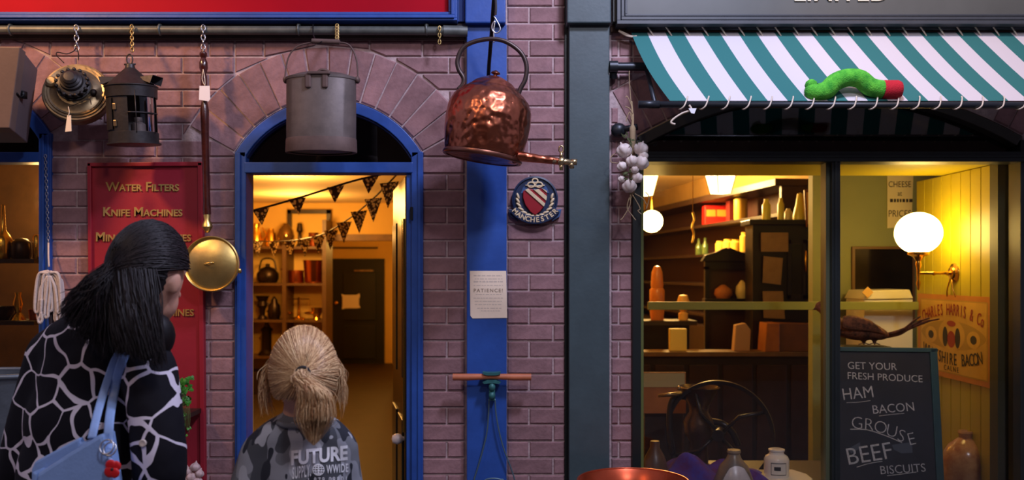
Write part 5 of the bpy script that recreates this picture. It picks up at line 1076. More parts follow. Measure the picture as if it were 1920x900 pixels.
def handle_r(w, h0, h1):
    return lambda b, M: tube(b, spline([M @ Vector((w*ki, 0, h0*ki)), M @ Vector(((w+9)*ki, 0, (h0+h1)/2*ki)), M @ Vector((w*ki, 0, h1*ki))], 5), 1.6*ki, 6)
jug = [(0, 0), (10, 0), (13, 8), (12, 18), (7, 28), (8, 36), (0, 35)]
sitem('brass_jug', 'bright brass jug at the jamb end of the top shelf', 'jug', 480, 0, [(0, 0), (11, 0), (13, 10), (10, 24), (6, 34), (8, 44), (0, 44)], mBrassLit, extra=handle_r(11, 10, 36))
sitem('brass_canister', 'small polished brass canister on the top shelf', 'canister', 508, 0, [(0, 0), (9, 0), (9, 24), (6, 28), (5, 34), (0, 35)], mBrassLit)
sitem('round_flask', 'round dark glass flask on the top shelf', 'flask', 536, 0, [(0, 0), (7, 0), (13, 8), (16, 20), (13, 32), (6, 40), (4, 44), (0, 44)], mat('smoke_glass', (120, 90, 50), .1, metal=.7))
sitem('tall_candlestick', 'dark tall candlestick on the top shelf', 'candlestick', 562, 0, [(0, 0), (9, 0), (4, 6), (3, 26), (6, 30), (4, 44), (0, 45)], mDk)
sitem('copper_mug', 'small copper mug at the doorway end of the top shelf', 'mug', 588, 0, [(0, 0), (9, 0), (10, 4), (9, 24), (10, 26), (0, 25)], mCopperPot, extra=handle_r(9, 5, 20))
sitem('round_kettle', 'dark round kettle on the second shelf', 'kettle', 502, 1, [(0, 0), (16, 0), (20, 8), (20, 18), (12, 28), (4, 31), (4, 36), (0, 37)], mDk, extra=lambda b, M: tube(b, spline([M @ Vector((-16*ki, 0, 24*ki)), M @ Vector((-10*ki, 0, 44*ki)), M @ Vector((10*ki, 0, 44*ki)), M @ Vector((16*ki, 0, 24*ki))], 6), 1.6*ki, 6))
sitem('copper_saucepan', 'low dark copper saucepan on the second shelf', 'saucepan', 555, 1, [(0, 0), (13, 0), (14, 3), (14, 24), (13, 24), (0, 22)], mCopperPot, extra=lambda b, M: tube(b, [M @ Vector((-13*ki, 0, 20*ki)), M @ Vector((-24*ki, -.1, 26*ki))], 1.8*ki, 6))
sitem('copper_bucket', 'large gleaming copper bucket on the second shelf beside the doorway', 'bucket', 589, 1, [(0, 0), (16, 0), (17, 3), (20, 40), (21, 43), (19, 43), (15, 8), (0, 6)], mat('copper_bright', (206, 116, 60), .22, metal=1))
sitem('brass_scales', 'brass balance scales on the third shelf', 'scales', 560, 2, [(0, 0), (12, 0), (12, 3), (3, 6), (2, 36), (4, 39), (0, 42)], mBrassLit, extra=lambda b, M: (tube(b, [M @ Vector((-20*ki, 0, 38*ki)), M @ Vector((20*ki, 0, 38*ki))], 1.2*ki, 6), ell(b, M @ Vector((-20*ki, 0, 12*ki)), (10*ki, 10*ki, 3*ki), sub=2), ell(b, M @ Vector((20*ki, 0, 12*ki)), (10*ki, 10*ki, 3*ki), sub=2), tube(b, [M @ Vector((-20*ki, 0, 38*ki)), M @ Vector((-20*ki, 0, 12*ki))], .5*ki, 5), tube(b, [M @ Vector((20*ki, 0, 38*ki)), M @ Vector((20*ki, 0, 12*ki))], .5*ki, 5)))
sitem('black_mincer', 'black iron mincer on the third shelf by the jamb', 'mincer', 492, 2, [(0, 0), (9, 0), (9, 3), (5, 8), (6, 20), (10, 26), (8, 34), (13, 44), (0, 42)], mDk, extra=handle_r(8, 14, 32))
sitem('dark_urn', 'dark lidded urn on the third shelf next to the mincer', 'urn', 514, 2, [(0, 0), (9, 0), (12, 10), (11, 26), (6, 32), (6, 36), (2, 42), (0, 44)], mDk)
sitem('brass_pestle_bowl', 'small brass mortar on the third shelf beside the scales', 'mortar', 594, 2, [(0, 0), (8, 0), (6, 4), (9, 12), (11, 22), (9, 22), (0, 14)], mBrassLit)
sitem('tall_black_pump', 'tall black pump on the lowest shelf', 'pump', 500, 3, [(0, 0), (15, 0), (15, 4), (9, 10), (9, 44), (12, 48), (5, 54), (4, 62), (0, 63)], mDk)
sitem('brass_pot', 'round brass preserving pan on the lowest shelf', 'pan', 568, 3, [(0, 0), (14, 0), (20, 8), (21, 26), (19, 26), (17, 10), (0, 6)], mBrassLit)
b = NB(); x0, x1 = W(527, 0, YS).x, W(610, 0, YS).x; z0, z1 = SZ[0]+.02, W(0, 390, YS).z
for q in ((x0, x1, z1-.05, z1), (x0, x0+.05, z0, z1), (x1-.05, x1, z0, z1)): bx(b, q[0], q[1], YS+.3, YS+.36, q[2], q[3])
tag(obj('picture_surround', b, mDark), 'dark empty picture frame standing at the back of the top shelf', 'frame')
# bunting
m = bpy.data.materials.new('patterned_bunting'); m.use_nodes = True; nt = m.node_tree; bs = nt.nodes['Principled BSDF']; bs.inputs['Roughness'].default_value = .9; L_ = nt.links.new
tc = nd(nt, 'ShaderNodeTexCoord'); vo = nd(nt, 'ShaderNodeTexVoronoi'); vo.inputs['Scale'].default_value = 60; r1 = nd(nt, 'ShaderNodeValToRGB'); r1.color_ramp.elements[0].position = .42; r1.color_ramp.elements[1].position = .5; r1.color_ramp.elements[0].color = srgb(246, 226, 186); r1.color_ramp.elements[1].color = srgb(96, 72, 52)
L_(tc.outputs['Object'], vo.inputs['Vector']); L_(vo.outputs[0], r1.inputs[0]); L_(r1.outputs[0], bs.inputs['Base Color']); tb = nd(nt, 'ShaderNodeBsdfTranslucent'); L_(r1.outputs[0], tb.inputs[0]); mb = nd(nt, 'ShaderNodeMixShader'); mb.inputs[0].default_value = .5; L_(bs.outputs[0], mb.inputs[1]); L_(tb.outputs[0], mb.inputs[2]); L_(mb.outputs[0], nt.nodes['Material Output'].inputs[0]); mBun = m
def bunting(label, pts, flags, fl, fw, root):
    t = thing('bunting', label, 'bunting', root); P = spline(pts, 16); b = NB(); tube(b, P, .006, 6); obj('cord', b, mDark, t, True)
    for f in flags:
        i = f*(len(P)-1); k = int(i); p = P[k].lerp(P[min(k+1, len(P)-1)], i-k); d = (P[min(k+1, len(P)-1)]-P[max(k-1, 0)]).normalized(); d = (d*.45+Vector((math.copysign(1, d.x)*.8, 0, 0))).normalized()
        b = NB(); a, c, e = p-d*fw/2, p+d*fw/2, p+Vector((random.uniform(-.01, .01), 0, -fl)); n_ = Vector((0, .0012, 0)); A = [b.verts.new(q-n_) for q in (a, c, e)]; B = [b.verts.new(q+n_) for q in (a, c, e)]; b.faces.new(A); b.faces.new(B[::-1])
        for j in range(3): b.faces.new((A[j], B[j], B[(j+1) % 3], A[(j+1) % 3]))
        obj('pennant', b, mBun, t)
bunting('dark patterned bunting strung near the shop door', [W(440, 403, 1.0), W(500, 388, 1.0), W(580, 365, 1.0), W(660, 340, 1.0), W(720, 326, 1.0)], (.21, .43, .65, .87), .095, .10, W(580, 420, 1.0))
bunting('long patterned bunting sagging back into the shop', [W(745, 326, .9), W(700, 372, 1.5), W(650, 413, 2.2), W(600, 441, 3.0), W(540, 452, 3.8), W(470, 452, 4.6)], (.08, .2, .31, .42, .52, .61, .70, .79, .87, .95), .15, .13, W(600, 460, 3.0))
# ceiling lamp of the shop (out of the camera's view) and brassware in the left window
YL = .42; kl = (CD+YL)/F; zl = W(0, 486, YL).z; zl2 = W(0, 600, YL).z
for z, lab in ((zl, 'upper shelf of brassware behind the left window'), (zl2, 'lower shelf of brassware behind the left window')):
    b = NB(); bx(b, -3.3, W(84, 0, YL).x, YL-.1, YL+.14, z-.02, z); tag(obj('window_shelf', b, mDark), lab, 'shelf')
b = NB(); bx(b, -3.3, -2.0, 1.2, 1.24, 0, 2.4); tag(obj('backdrop_screen', b, mat('brown_screen', (88, 58, 30), .7, var=.4, vscale=5)), 'brown wooden screen behind the left window display', 'screen')
def litem(name, lab, cat, px, z, prof, m_): b = NB(); lathe(b, [(r*kl, h*kl) for r, h in prof], 24, Matrix.Translation((W(px, 0, YL).x, YL, z))); tag(obj(name, b, m_, None, True, auto=40), lab, cat)
litem('oil_can', 'tall-necked brass oil can on the upper window shelf', 'oil can', 6, zl, [(0, 0), (15, 0), (17, 4), (17, 34), (12, 44), (5, 54), (3, 100), (4, 102), (0, 102)], mBrassLit)
litem('brass_cylinder', 'short brass cylinder on the upper window shelf beside the oil can', 'canister', 70, zl, [(0, 0), (7, 0), (8, 2), (8, 42), (5, 46), (0, 46)], mBrassLit)
litem('dark_pot', 'black squat pot between the brass pieces on the upper window shelf', 'pot', 40, zl, [(0, 0), (16, 0), (18, 10), (17, 30), (10, 38), (0, 40)], mDk)
litem('brass_lamp_base', 'brass lamp base on the lower window shelf', 'lamp', 34, zl2, [(0, 0), (14, 0), (10, 8), (5, 14), (9, 30), (5, 46), (6, 52), (0, 52)], mBrassLit)
litem('dark_bowl', 'dark bronze bowl on the lower window shelf', 'bowl', 6, zl2, [(0, 0), (10, 0), (17, 10), (19, 26), (17, 26), (0, 10)], mDk)
litem('copper_cup', 'small copper cup on the lower window shelf by the frame', 'cup', 64, zl2, [(0, 0), (8, 0), (10, 20), (9, 20), (0, 4)], mCopperPot)
# ------------------------------------------------------------------ pieces at the foot of the wall
o0 = W(-10, 700, -.5); t = thing('tin_bath', 'galvanised tin bath standing below the left window', 'bath', (o0.x, o0.y, 0)); R = .24; M = Matrix.Translation((o0.x, o0.y, 0))
b = NB(); lathe(b, [(0, 0), (R*.7, 0), (R*.95, o0.z-.02), (R, o0.z), (R*.94, o0.z), (R*.68, .03), (0, .03)], 48, M, sy=.6); obj('bath_body', b, mat('galvanised', (130, 140, 150), .4, metal=.6, var=.3, vscale=20), t, True, auto=40)
b = NB(); tube(b, [M @ Vector((math.cos(a)*R, math.sin(a)*R*.6, o0.z)) for a in np.arange(48)*PI/24], .01, 8, True); obj('rolled_rim', b, MATS['galvanised'], t, True)
# ivy in a hanging pot and a garlic bunch before the red sign
yv = -.22; t = thing('ivy_plant', 'bright green trailing ivy in a small pot before the red sign', 'plant', W(328, 800, yv)); mIvy = mat('ivy_leaf', (72, 150, 44), .45, var=.4, vscale=20, orand=.25)
b = NB(); p = W(318, 778, yv); lathe(b, [(0, 0), (.045, 0), (.06, .09), (.064, .09), (.064, .1), (.055, .1), (0, .085)], 24, Matrix.Translation(p-Vector((0, 0, .0)))); obj('plant_pot', b, mat('terracotta', (150, 84, 60), .8), t, True, auto=40)
def leaf_mesh():
    b = NB(); P = [(0, 0), (.3, -.12), (.55, .15), (.33, .35), (.38, .62), (0, 1), (-.38, .62), (-.33, .35), (-.55, .15), (-.3, -.12)]; c = b.verts.new((0, .38, .08)); v = [b.verts.new((x, y, 0)) for x, y in P]
    for i in range(10): b.faces.new((c, v[i], v[(i+1) % 10]))
    me = bpy.data.meshes.new('leaf'); b.to_mesh(me); b.free(); me.materials.append(mIvy); return me
lm = leaf_mesh()
for k in range(85):
    if k < 70: px, py = random.gauss(336, 11), 714+abs(random.gauss(0, 1))*24-4
    else: px, py = random.uniform(335, 356), random.uniform(775, 825)
    p = W(px, min(py, 826), yv-random.uniform(.02, .10)); n = Vector((random.uniform(-.8, .8), -1, random.uniform(-.2, .9)))
    o = bpy.data.objects.new('leaf', lm); COL.objects.link(o); o.parent = t; o.matrix_parent_inverse = ROOTINV[t.name]
    o.matrix_basis = axisM(p, n, (random.uniform(-1, 1), 0, random.uniform(-1, 1))) @ Matrix.Scale(random.uniform(.018, .03) if k < 70 else .012, 4)
for k in range(7):
    P = [W(322, 770, yv), W(330+k*3, 725+k*3, yv-.05), W(338+k*3, 750+k*4, yv-.07), W(342+k*2, 790+k*4, yv-.06)]; b = NB(); tube(b, spline(P, 6), .0016, 5); obj('stem', b, mat('ivy_stem', (90, 100, 50), .8), t, True)
b = NB(); bx(b, p.x-.001, p.x+.001, yv, yv+.001, 1, 1.001); b.free()
b = NB(); q = W(318, 778, yv); bx(b, q.x-.09, q.x+.07, yv-.08, -.036, q.z-.02, q.z); tag(obj('wall_bracket_shelf', b, mDark), 'small dark bracket shelf carrying the ivy pot', 'shelf')
t = thing('garlic_bunch', 'small pinkish garlic bunch hanging low on the red sign', 'garlic', W(362, 905, -.07))
for x, y, r, dx in ((352, 884, 10, -.4), (366, 876, 10, .2), (374, 888, 9, .5), (360, 895, 12, 0), (348, 900, 10, -.3), (370, 903, 11, .3)):
    b = NB(); garlic(b, W(x, y, -.075), S(r)*.9, (dx*.5, .3, 1), random.random()*6); obj('garlic_bulb', b, mat('pink_garlic', (214, 184, 180), .55, var=.25, vscale=40), t, True)
# ------------------------------------------------------------------ people
mSkin = mat('skin', (214, 160, 136), .5, var=.1, vscale=30, sss=.15)
def strands(name, paths, rad, material, parent, tip=.25, root=.7):
    n = len(paths); m = len(paths[0]); A = np.array([[p[:] for p in q] for q in paths])             # n, m, 3
    T = np.gradient(A, axis=1); T /= np.linalg.norm(T, axis=2, keepdims=True)+1e-9
    ref = np.where(np.abs(T[..., 2:3]) > .9, np.array([1., 0, 0]), np.array([0, 0, 1.])); U = np.cross(T, ref); U /= np.linalg.norm(U, axis=2, keepdims=True)+1e-9; Vv = np.cross(T, U)
    f = np.linspace(0, 1, m); prof = np.minimum(1, root+f*3)*np.where(f > .6, 1-(f-.6)/.4*(1-tip), 1); R = rad*rng.uniform(.6, 1.3, (n, 1))*prof[None]
    an = np.array([0, 2*PI/3, 4*PI/3]); P = A[:, :, None, :]+R[:, :, None, None]*(U[:, :, None, :]*np.cos(an)[None, None, :, None]+Vv[:, :, None, :]*np.sin(an)[None, None, :, None])
    idx = np.arange(n*m*3).reshape(n, m, 3); a = idx[:, :-1, :]; b = np.roll(idx, -1, 2)[:, :-1, :]; c = np.roll(idx, -1, 2)[:, 1:, :]; d = idx[:, 1:, :]
    Fq = np.stack([a, b, c, d], -1).reshape(-1, 4); me = bpy.data.meshes.new(name); me.from_pydata(P.reshape(-1, 3).tolist(), [], Fq.tolist())
    at = me.attributes.new('tone', 'FLOAT', 'POINT'); at.data.foreach_set('value', np.repeat(rng.uniform(0, 1, n), m*3).astype(np.float32))
    o = mesh_obj(name, me, material, parent, True); return o
def hair_mat(name, c0, c1, rough=.35, spec=.5):
    m = bpy.data.materials.new(name); m.use_nodes = True; nt = m.node_tree; bs = nt.nodes['Principled BSDF']; bs.inputs['Roughness'].default_value = rough; bs.inputs['Specular IOR Level'].default_value = spec
    a = nd(nt, 'ShaderNodeAttribute', attribute_name='tone'); r = nd(nt, 'ShaderNodeValToRGB'); r.color_ramp.elements[0].color = srgb(*c0); r.color_ramp.elements[1].color = srgb(*c1); nt.links.new(a.outputs['Fac'], r.inputs[0]); nt.links.new(r.outputs[0], bs.inputs['Base Color']); return m
def hand(bm, w, d, side, n):                               # palm, four fingers and a thumb, slightly curled
    d = Vector(d).normalized(); n = Vector(n).normalized(); s = d.cross(n).normalized()*side
    limb(bm, [w, w+d*.05], [.026, .034]); limb(bm, [w+d*.045-s*.02, w+d*.055+s*.022], [.02, .02])
    for i, L in enumerate((.068, .078, .072, .056)):
        b0 = w+d*.07+s*(-.03+i*.02); limb(bm, [b0, b0+d*L*.5+n*.006, b0+d*L*.95+n*.03], [.0088, .008, .0065], 8)
    limb(bm, [w+d*.02-s*.028, w+d*.045-s*.052, w+d*.08-s*.056], [.011, .010, .008], 8)
def head(bm, c, f, up, s=1.0):
    r = f.cross(up).normalized(); B = Matrix((r, f, up)).transposed()
    ell(bm, c, (.074*s, .093*s, .105*s), B); ell(bm, c+f*.028*s-up*.065*s, (.056*s, .068*s, .06*s), B); ell(bm, c+f*.07*s-up*.108*s, (.022*s, .02*s, .018*s), B)
    limb(bm, [c+f*.088*s+up*.0*s, c+f*.112*s-up*.04*s], [.011*s, .016*s], 8)          # nose
    for q in (-1, 1):
        ell(bm, c+r*q*.077*s-up*.02*s-f*.005*s, (.013*s, .02*s, .032*s), B, 2)          # ears
        limb(bm, [c+f*.088*s+r*q*.012*s+up*.022*s, c+f*.08*s+r*q*.045*s+up*.022*s], [.009*s, .008*s], 8)    # brows
    limb(bm, [c+f*.09*s-up*.068*s-r*.022*s, c+f*.094*s-up*.066*s, c+f*.09*s-up*.068*s+r*.022*s], [.007*s, .01*s, .007*s], 8)   # mouth
    return r
def face_parts(parent, c, f, up, r, s=1.0):
    for q in (-1, 1):
        b = NB(); ell(b, c+f*.0745*s+r*q*.031*s+up*.002*s, .0108*s, sub=2); e = obj('eye', b, mat('eye_white', (230, 228, 224), .2), parent, True)
        b = NB(); ell(b, c+f*.0805*s+r*q*.031*s+up*.002*s, .0055*s, sub=2); obj('iris', b, mat('iris_brown', (50, 30, 20), .2), e, True)
def scalp_dirs(n, f, up, r, keep):
    out = []
    while len(out) < n:
        v = Vector(rng.normal(size=3)).normalized(); x, y, z = v.dot(r), v.dot(f), v.dot(up)
        if keep(x, y, z): out.append((x, y, z))
    return out
def spoint(c, B, rad, d, g=1.0): return c+B @ Vector((d.x*rad[0], d.y*rad[1], d.z*rad[2]))*g
def cap(c, B, rad, keep, name, m, parent):
    b = NB(); bmesh.ops.create_icosphere(b, subdivisions=5, radius=1); bmesh.ops.delete(b, geom=[v for v in b.verts if not keep(*v.co)], context='VERTS')
    for v in b.verts: v.co = spoint(c, B, rad, v.co)
    o = obj(name, b, m, parent, True); return o
def smooth_noise(amp): return Vector(rng.normal(size=3))*amp

# --- woman
k = .001314; Y0 = -1.83
def w_(px, py, dy=0.): return W(px, py, Y0+dy)
f = Vector((.24, .95, -.14)).normalized(); up = Vector((.08, .06, 1)); up = (up-f*up.dot(f)).normalized(); hc = w_(281, 512)
b = NB(); r = head(b, hc, f, up, 1.0); Bw = Matrix((r, f, up)).transposed()
limb(b, [hc-up*.08-f*.015, w_(252, 600, 0), w_(236, 640, 0)], [.055, .052, .062])
sL, sR = w_(112, 662, .10), w_(284, 690, -.03); ch = w_(195, 730, .06); wa = w_(165, 890, .05); hp = w_(150, 1060, .04)
ell(b, ch, (.14, .09, .16)); ell(b, wa, (.125, .09, .16)); ell(b, hp, (.15, .11, .13)); limb(b, [sL, w_(200, 650, .05), sR], [.05, .07, .05])
eL, eR = w_(52, 830, .10), w_(300, 880, -.07); hL, hR = w_(20, 1000, .16), w_(330, 945, .14)
limb(b, [sL, eL, hL], [.048, .04, .03]); limb(b, [sR, eR, hR], [.048, .04, .03]); hand(b, hL, (0, .1, -1), 1, (1, 0, 0)); hand(b, hR, (.3, .9, .1), -1, (0, 0, -1))
gz = lambda p, z: Vector((p.x, p.y, z))
for s, q in ((-1, hp+Vector((-.075, .02, -.06))), (1, hp+Vector((.075, -.02, -.06)))):
    limb(b, [q, gz(q, .47)+Vector((.0, .03, 0)), gz(q, .08)], [.085, .058, .04]); limb(b, [gz(q, .045), gz(q, .04)+Vector((.09, .12, 0))], [.04, .03])
body = mesh_obj('person', remesh(b, .0075, 4), mSkin, None, True); tag(body, 'dark-haired woman in black and white patterned jacket leaning to look, pale blue bag on shoulder', 'person')
face_parts(body, hc, f, up, r)
m = bpy.data.materials.new('giraffe_print'); m.use_nodes = True; nt = m.node_tree; bs = nt.nodes['Principled BSDF']; bs.inputs['Roughness'].default_value = .85; bs.inputs['Specular IOR Level'].default_value = .2; L_ = nt.links.new
tc = nd(nt, 'ShaderNodeTexCoord'); no = nd(nt, 'ShaderNodeTexNoise'); no.inputs['Scale'].default_value = 9; no.inputs['Detail'].default_value = 1; mi = nd(nt, 'ShaderNodeMix', data_type='VECTOR'); mi.inputs[0].default_value = .06; vo = nd(nt, 'ShaderNodeTexVoronoi', feature='DISTANCE_TO_EDGE'); vo.inputs['Scale'].default_value = 13; vo.inputs['Randomness'].default_value = .85
n3 = nd(nt, 'ShaderNodeTexNoise'); n3.inputs['Scale'].default_value = 14; mr = nd(nt, 'ShaderNodeMapRange'); mr.inputs['From Min'].default_value = .3; mr.inputs['From Max'].default_value = .7; mr.inputs['To Min'].default_value = .022; mr.inputs['To Max'].default_value = .055
gt = nd(nt, 'ShaderNodeMath', operation='LESS_THAN'); cm = nd(nt, 'ShaderNodeMix', data_type='RGBA'); cm.inputs[6].default_value = srgb(20, 19, 27); cm.inputs[7].default_value = srgb(216, 208, 222)
L_(tc.outputs['Object'], no.inputs['Vector']); mpg = nd(nt, 'ShaderNodeMapping'); mpg.inputs['Scale'].default_value = (1, .4, 1); mpg.inputs['Location'].default_value = (.31, 0, .12); L_(tc.outputs['Object'], mpg.inputs[0]); L_(mpg.outputs[0], mi.inputs[4]); L_(no.outputs[1], mi.inputs[5]); L_(mi.outputs[1], vo.inputs['Vector']); L_(tc.outputs['Object'], n3.inputs['Vector']); L_(n3.outputs[0], mr.inputs[0]); L_(vo.outputs[0], gt.inputs[0]); L_(mr.outputs[0], gt.inputs[1]); L_(gt.outputs[0], cm.inputs[0]); L_(cm.outputs[2], bs.inputs['Base Color'])
n4 = nd(nt, 'ShaderNodeTexNoise'); n4.inputs['Scale'].default_value = 7; n4.inputs['Detail'].default_value = 3; bp = nd(nt, 'ShaderNodeBump'); bp.inputs['Strength'].default_value = .35; bp.inputs['Distance'].default_value = .03; L_(tc.outputs['Object'], n4.inputs['Vector']); L_(n4.outputs[0], bp.inputs['Height']); L_(bp.outputs[0], bs.inputs['Normal'])
b = NB(); ell(b, ch, (.165, .118, .185)); ell(b, w_(205, 690, .03), (.13, .10, .11)); ell(b, w_(178, 800, .05), (.172, .12, .17)); ell(b, wa, (.175, .125, .17)); ell(b, hp+Vector((0, 0, .02)), (.19, .14, .16)); limb(b, [sL+Vector((-.008, 0, .0)), w_(165, 640, .05), w_(235, 645, .02), sR+Vector((-.005, 0, 0))], [.068, .085, .082, .062])
limb(b, [sL+Vector((-.012, 0, 0)), eL, hL+Vector((0, 0, .06))], [.07, .062, .048]); limb(b, [sR+Vector((-.004, 0, 0)), eR, hR+Vector((-.04, -.08, 0))], [.066, .064, .052]); limb(b, [w_(232, 655, .0), w_(240, 632, .005)], [.075, .068])
jk = mesh_obj('jacket', remesh(b, .012, 8), m, body, True)
b = NB(); tube(b, [w_(241, 618, 0)+Vector((math.cos(a)*.068, math.sin(a)*.066, math.cos(a)*.02)) for a in np.arange(20)*PI/10], .012, 8, True); obj('collar', b, mat('white_collar', (214, 208, 216), .8), body, True)
b = NB()
for q in (hp+Vector((-.075, .02, -.06)), hp+Vector((.075, -.02, -.06))): limb(b, [q+Vector((0, 0, .06)), gz(q, .47)+Vector((.0, .03, 0)), gz(q, .12)], [.11, .082, .06])
mesh_obj('trousers', remesh(b, .012, 4), mat('dark_denim', (26, 30, 44), .85), body, True)
for q in (hp+Vector((-.075, .02, -.06)), hp+Vector((.075, -.02, -.06))):
    b = NB(); limb(b, [gz(q, .05)-Vector((.02, .03, 0)), gz(q, .045)+Vector((.1, .13, 0))], [.05, .038]); obj('shoe', b, mat('black_leather', (20, 20, 20), .4), body, True)
b = NB(); p = BVHTree.FromPolygons([v.co[:] for v in jk.data.vertices], [q.vertices[:] for q in jk.data.polygons])
def ray(bvh, px, py, off=.004):
    o_ = Vector((0, -CD, EYE)); d = Vector(((px-HX)/F, 1, -(py-HY)/F)).normalized(); h = bvh.ray_cast(o_, d)
    return (h[0]-d*off) if h[0] is not None else None
BVJ = p; b.free()
bt = ray(BVJ, 268, 831, .003)
b = NB(); lathe(b, [(0, .003), (.005, .003), (.0075, .005), (.009, .002), (.0085, -.002), (0, -.002)], 18, axisM(bt, (0, -1, .1))); obj('button', b, mat('button_pearl', (200, 186, 176), .4), body, True)
# hair
rad = (.086, .105, .118); hc2 = hc+up*.006-f*.006
mHairW = hair_mat('dark_hair', (16, 12, 15), (34, 25, 28), .5, .3)
keepf = lambda x, y, z: not (y > .62 and z < .3) and not (z < -.25 and y > -.1) and z > -.62 and not (y > -.3 and z < .02)
hw = cap(hc2, Bw, rad, keepf, 'hair', mHairW, body)
tie = Vector((-.25, -.93, -.1)).normalized(); tp = spoint(hc2, Bw, rad, tie, 1.03)
def scalp_path(d, tdir, m_, g0, g1, c=hc2, B=Bw, rad=rad):
    a = Vector(d).normalized(); q = a.rotation_difference(tdir); out = []
    for i in range(m_):
        t_ = i/(m_-1); v = Quaternion().slerp(q, t_) @ a; out.append(spoint(c, B, rad, v, g0+(g1-g0)*t_+.02*math.sin(PI*t_)))
    return out
P1 = []
for d in scalp_dirs(2600, f, up, r, lambda x, y, z: z > (.12 if y > -.35 else -.2) and not (y > .64 and z < .3)): P1.append(scalp_path(d, (tie+smooth_noise(.05)).normalized(), 10, 1.01+rng.uniform(0, .03), 1.02+rng.uniform(0, .05)))
strands('hair_swept', P1, .0013, mHairW, body, .8, 1)
P2 = []
for i in range(1300):                                       # gathered tail falling over the left shoulder
    e = w_(rng.uniform(100, 205), rng.uniform(588, 665), rng.uniform(-.16, -.10)); u_ = rng.uniform(0, 1); e = w_(112+88*u_+rng.normal()*4, 592+72*u_**.7+rng.normal()*9-14*(1-u_), -.13+rng.normal()*.018+.02*u_)
    a = tp+smooth_noise(.007); m1 = a.lerp(e, .33)+Vector((0, -.02, .002))+smooth_noise(.006); m2 = a.lerp(e, .68)+Vector((0, -.01, .004))+smooth_noise(.006); P2.append(spline([a, m1, m2, e], 4))
strands('hair_tail', P2, .0011, mHairW, body)
P3 = []
for i in range(2600):                                      # loose hair hanging to the shoulders
    th = rng.uniform(-.25, 2.75); d = Vector((math.cos(th+PI/2+.2)*-1, 0, 0))
    a_ = rng.uniform(.70, PI*.72); x, y = math.cos(a_), -math.sin(a_); z = rng.uniform(-.35, .1); s_ = math.sqrt(1-z*z); d = Vector((x*s_, y*s_-.0, z)).normalized()
    a = spoint(hc2, Bw, rad, d, .97); u_ = (a.x-(hc.x-.09))/.17
    ex = 205+130*max(0, min(1, u_))+rng.normal()*5; ey = 655+40*max(0, min(1, u_))+rng.normal()*7-abs(rng.normal())*20
    e = w_(ex, ey, (a.y-Y0)*1.0-.055+rng.normal()*.008-.03*(1-u_)); m1 = a.lerp(e, .35)+Vector((.004, (a.y-hc.y)*.10-.003, .0))+smooth_noise(.003); m2 = a.lerp(e, .7)+Vector((.002, (a.y-hc.y)*.08-.004, 0))+smooth_noise(.003); P3.append(spline([a, m1, m2, e], 4))
strands('hair_loose', P3, .0012, mHairW, body)
b = NB(); ell(b, w_(272, 590, -.0), (.05, .05, .07)); ell(b, w_(285, 630, -.02), (.055, .05, .06)); obj('hair_inner', b, mHairW, body, True)
# bag
bag = thing('shoulder_bag', 'pale blue leather shoulder bag hanging behind the woman', 'bag', W(140, 1010, -2.02)); yB = -2.03
mBag = mat('pale_blue_leather', (136, 168, 222), .45, var=.1, vscale=30, bump=.1, bscale=160)
b = NB(); pprism(b, [(68, 889), (130, 849), (192, 812), (203, 858), (214, 905), (226, 1010), (60, 1010)], yB, yB+.03); obj('bag_front', b, mBag, bag, bevel=.008)
b = NB(); pprism(b, [(58, 880), (64, 866), (148, 821), (150, 832), (186, 815), (200, 1000), (58, 1000)], yB+.055, yB+.08); obj('bag_back', b, mBag, bag, bevel=.008)
b = NB(); pprism(b, [(60, 884), (70, 888), (76, 1010), (58, 1010)], yB+.01, yB+.07); obj('bag_gusset', b, mBag, bag, bevel=.004); b = NB(); pprism(b, [(185, 820), (194, 815), (224, 1010), (210, 1010)], yB+.01, yB+.07); obj('bag_gusset', b, mBag, bag, bevel=.004)
b = NB(); pprism(b, [(62, 1000), (224, 1000), (226, 1012), (60, 1012)], yB, yB+.08); obj('bag_base', b, mBag, bag, bevel=.004)
def strap(pts, wpx, dy0, dy1):
    L = []
    n = len(pts)
    for i, (x, y) in enumerate(pts):
        q = ray(BVJ, x, y, .012); t_ = i/(n-1); yy = (yB+dy0) if i == 0 else None
        base = W(x, y, yB+dy0); L.append(base if i == 0 else (q if (q is not None and i > 1) else (base.lerp(q, .5) if q is not None else base)))
    P = spline(L, 6); b = NB(); tube(b, P, S(wpx/2, -1.95), 10, flat=.22, up=(.2, -1, .1)); return obj('strap', b, mBag, bag, True)
strap([(172, 822), (183, 775), (198, 725), (216, 675), (236, 645), (246, 632)], 16, .05, 0); strap([(203, 850), (205, 790), (214, 735), (226, 685), (243, 648), (254, 636)], 18, .0, 0)
for px, py, R_ in ((200, 838, 12), (206, 842, 11)):
    b = NB(); tube(b, [W(px, py, yB-.012)+Vector((math.cos(a)*R_*k*.95, math.sin(a)*.006, math.sin(a)*R_*k*.95)) for a in np.arange(20)*PI/10], .0018, 6, True); obj('key_ring', b, mSteel, bag, True)
b = NB(); tube(b, spline([W(203, 850, yB-.012), W(207, 862, yB-.016), W(212, 872, yB-.018)], 4), .005, 6); obj('loop_strap', b, mBag, bag, True)
pc_ = W(212, 879, yB-.02); pop = None
mPop = mat('poppy_red', (206, 20, 28), .5, var=.15)
for i, (a, rr) in enumerate(((.6, 9), (2.2, 9.5), (3.8, 10), (5.3, 9))):
    b = NB(); ell(b, pc_+Vector((math.cos(a)*6*k, -.001*i, math.sin(a)*8*k)), (rr*k, .003, rr*k), sub=2); obj('poppy_petal', b, mPop, bag, True)
b = NB(); ell(b, pc_+Vector((0, -.005, 0)), (2.6*k, .003, 2.6*k), sub=2); obj('poppy_centre', b, mat('poppy_black', (30, 16, 20), .6), bag, True)

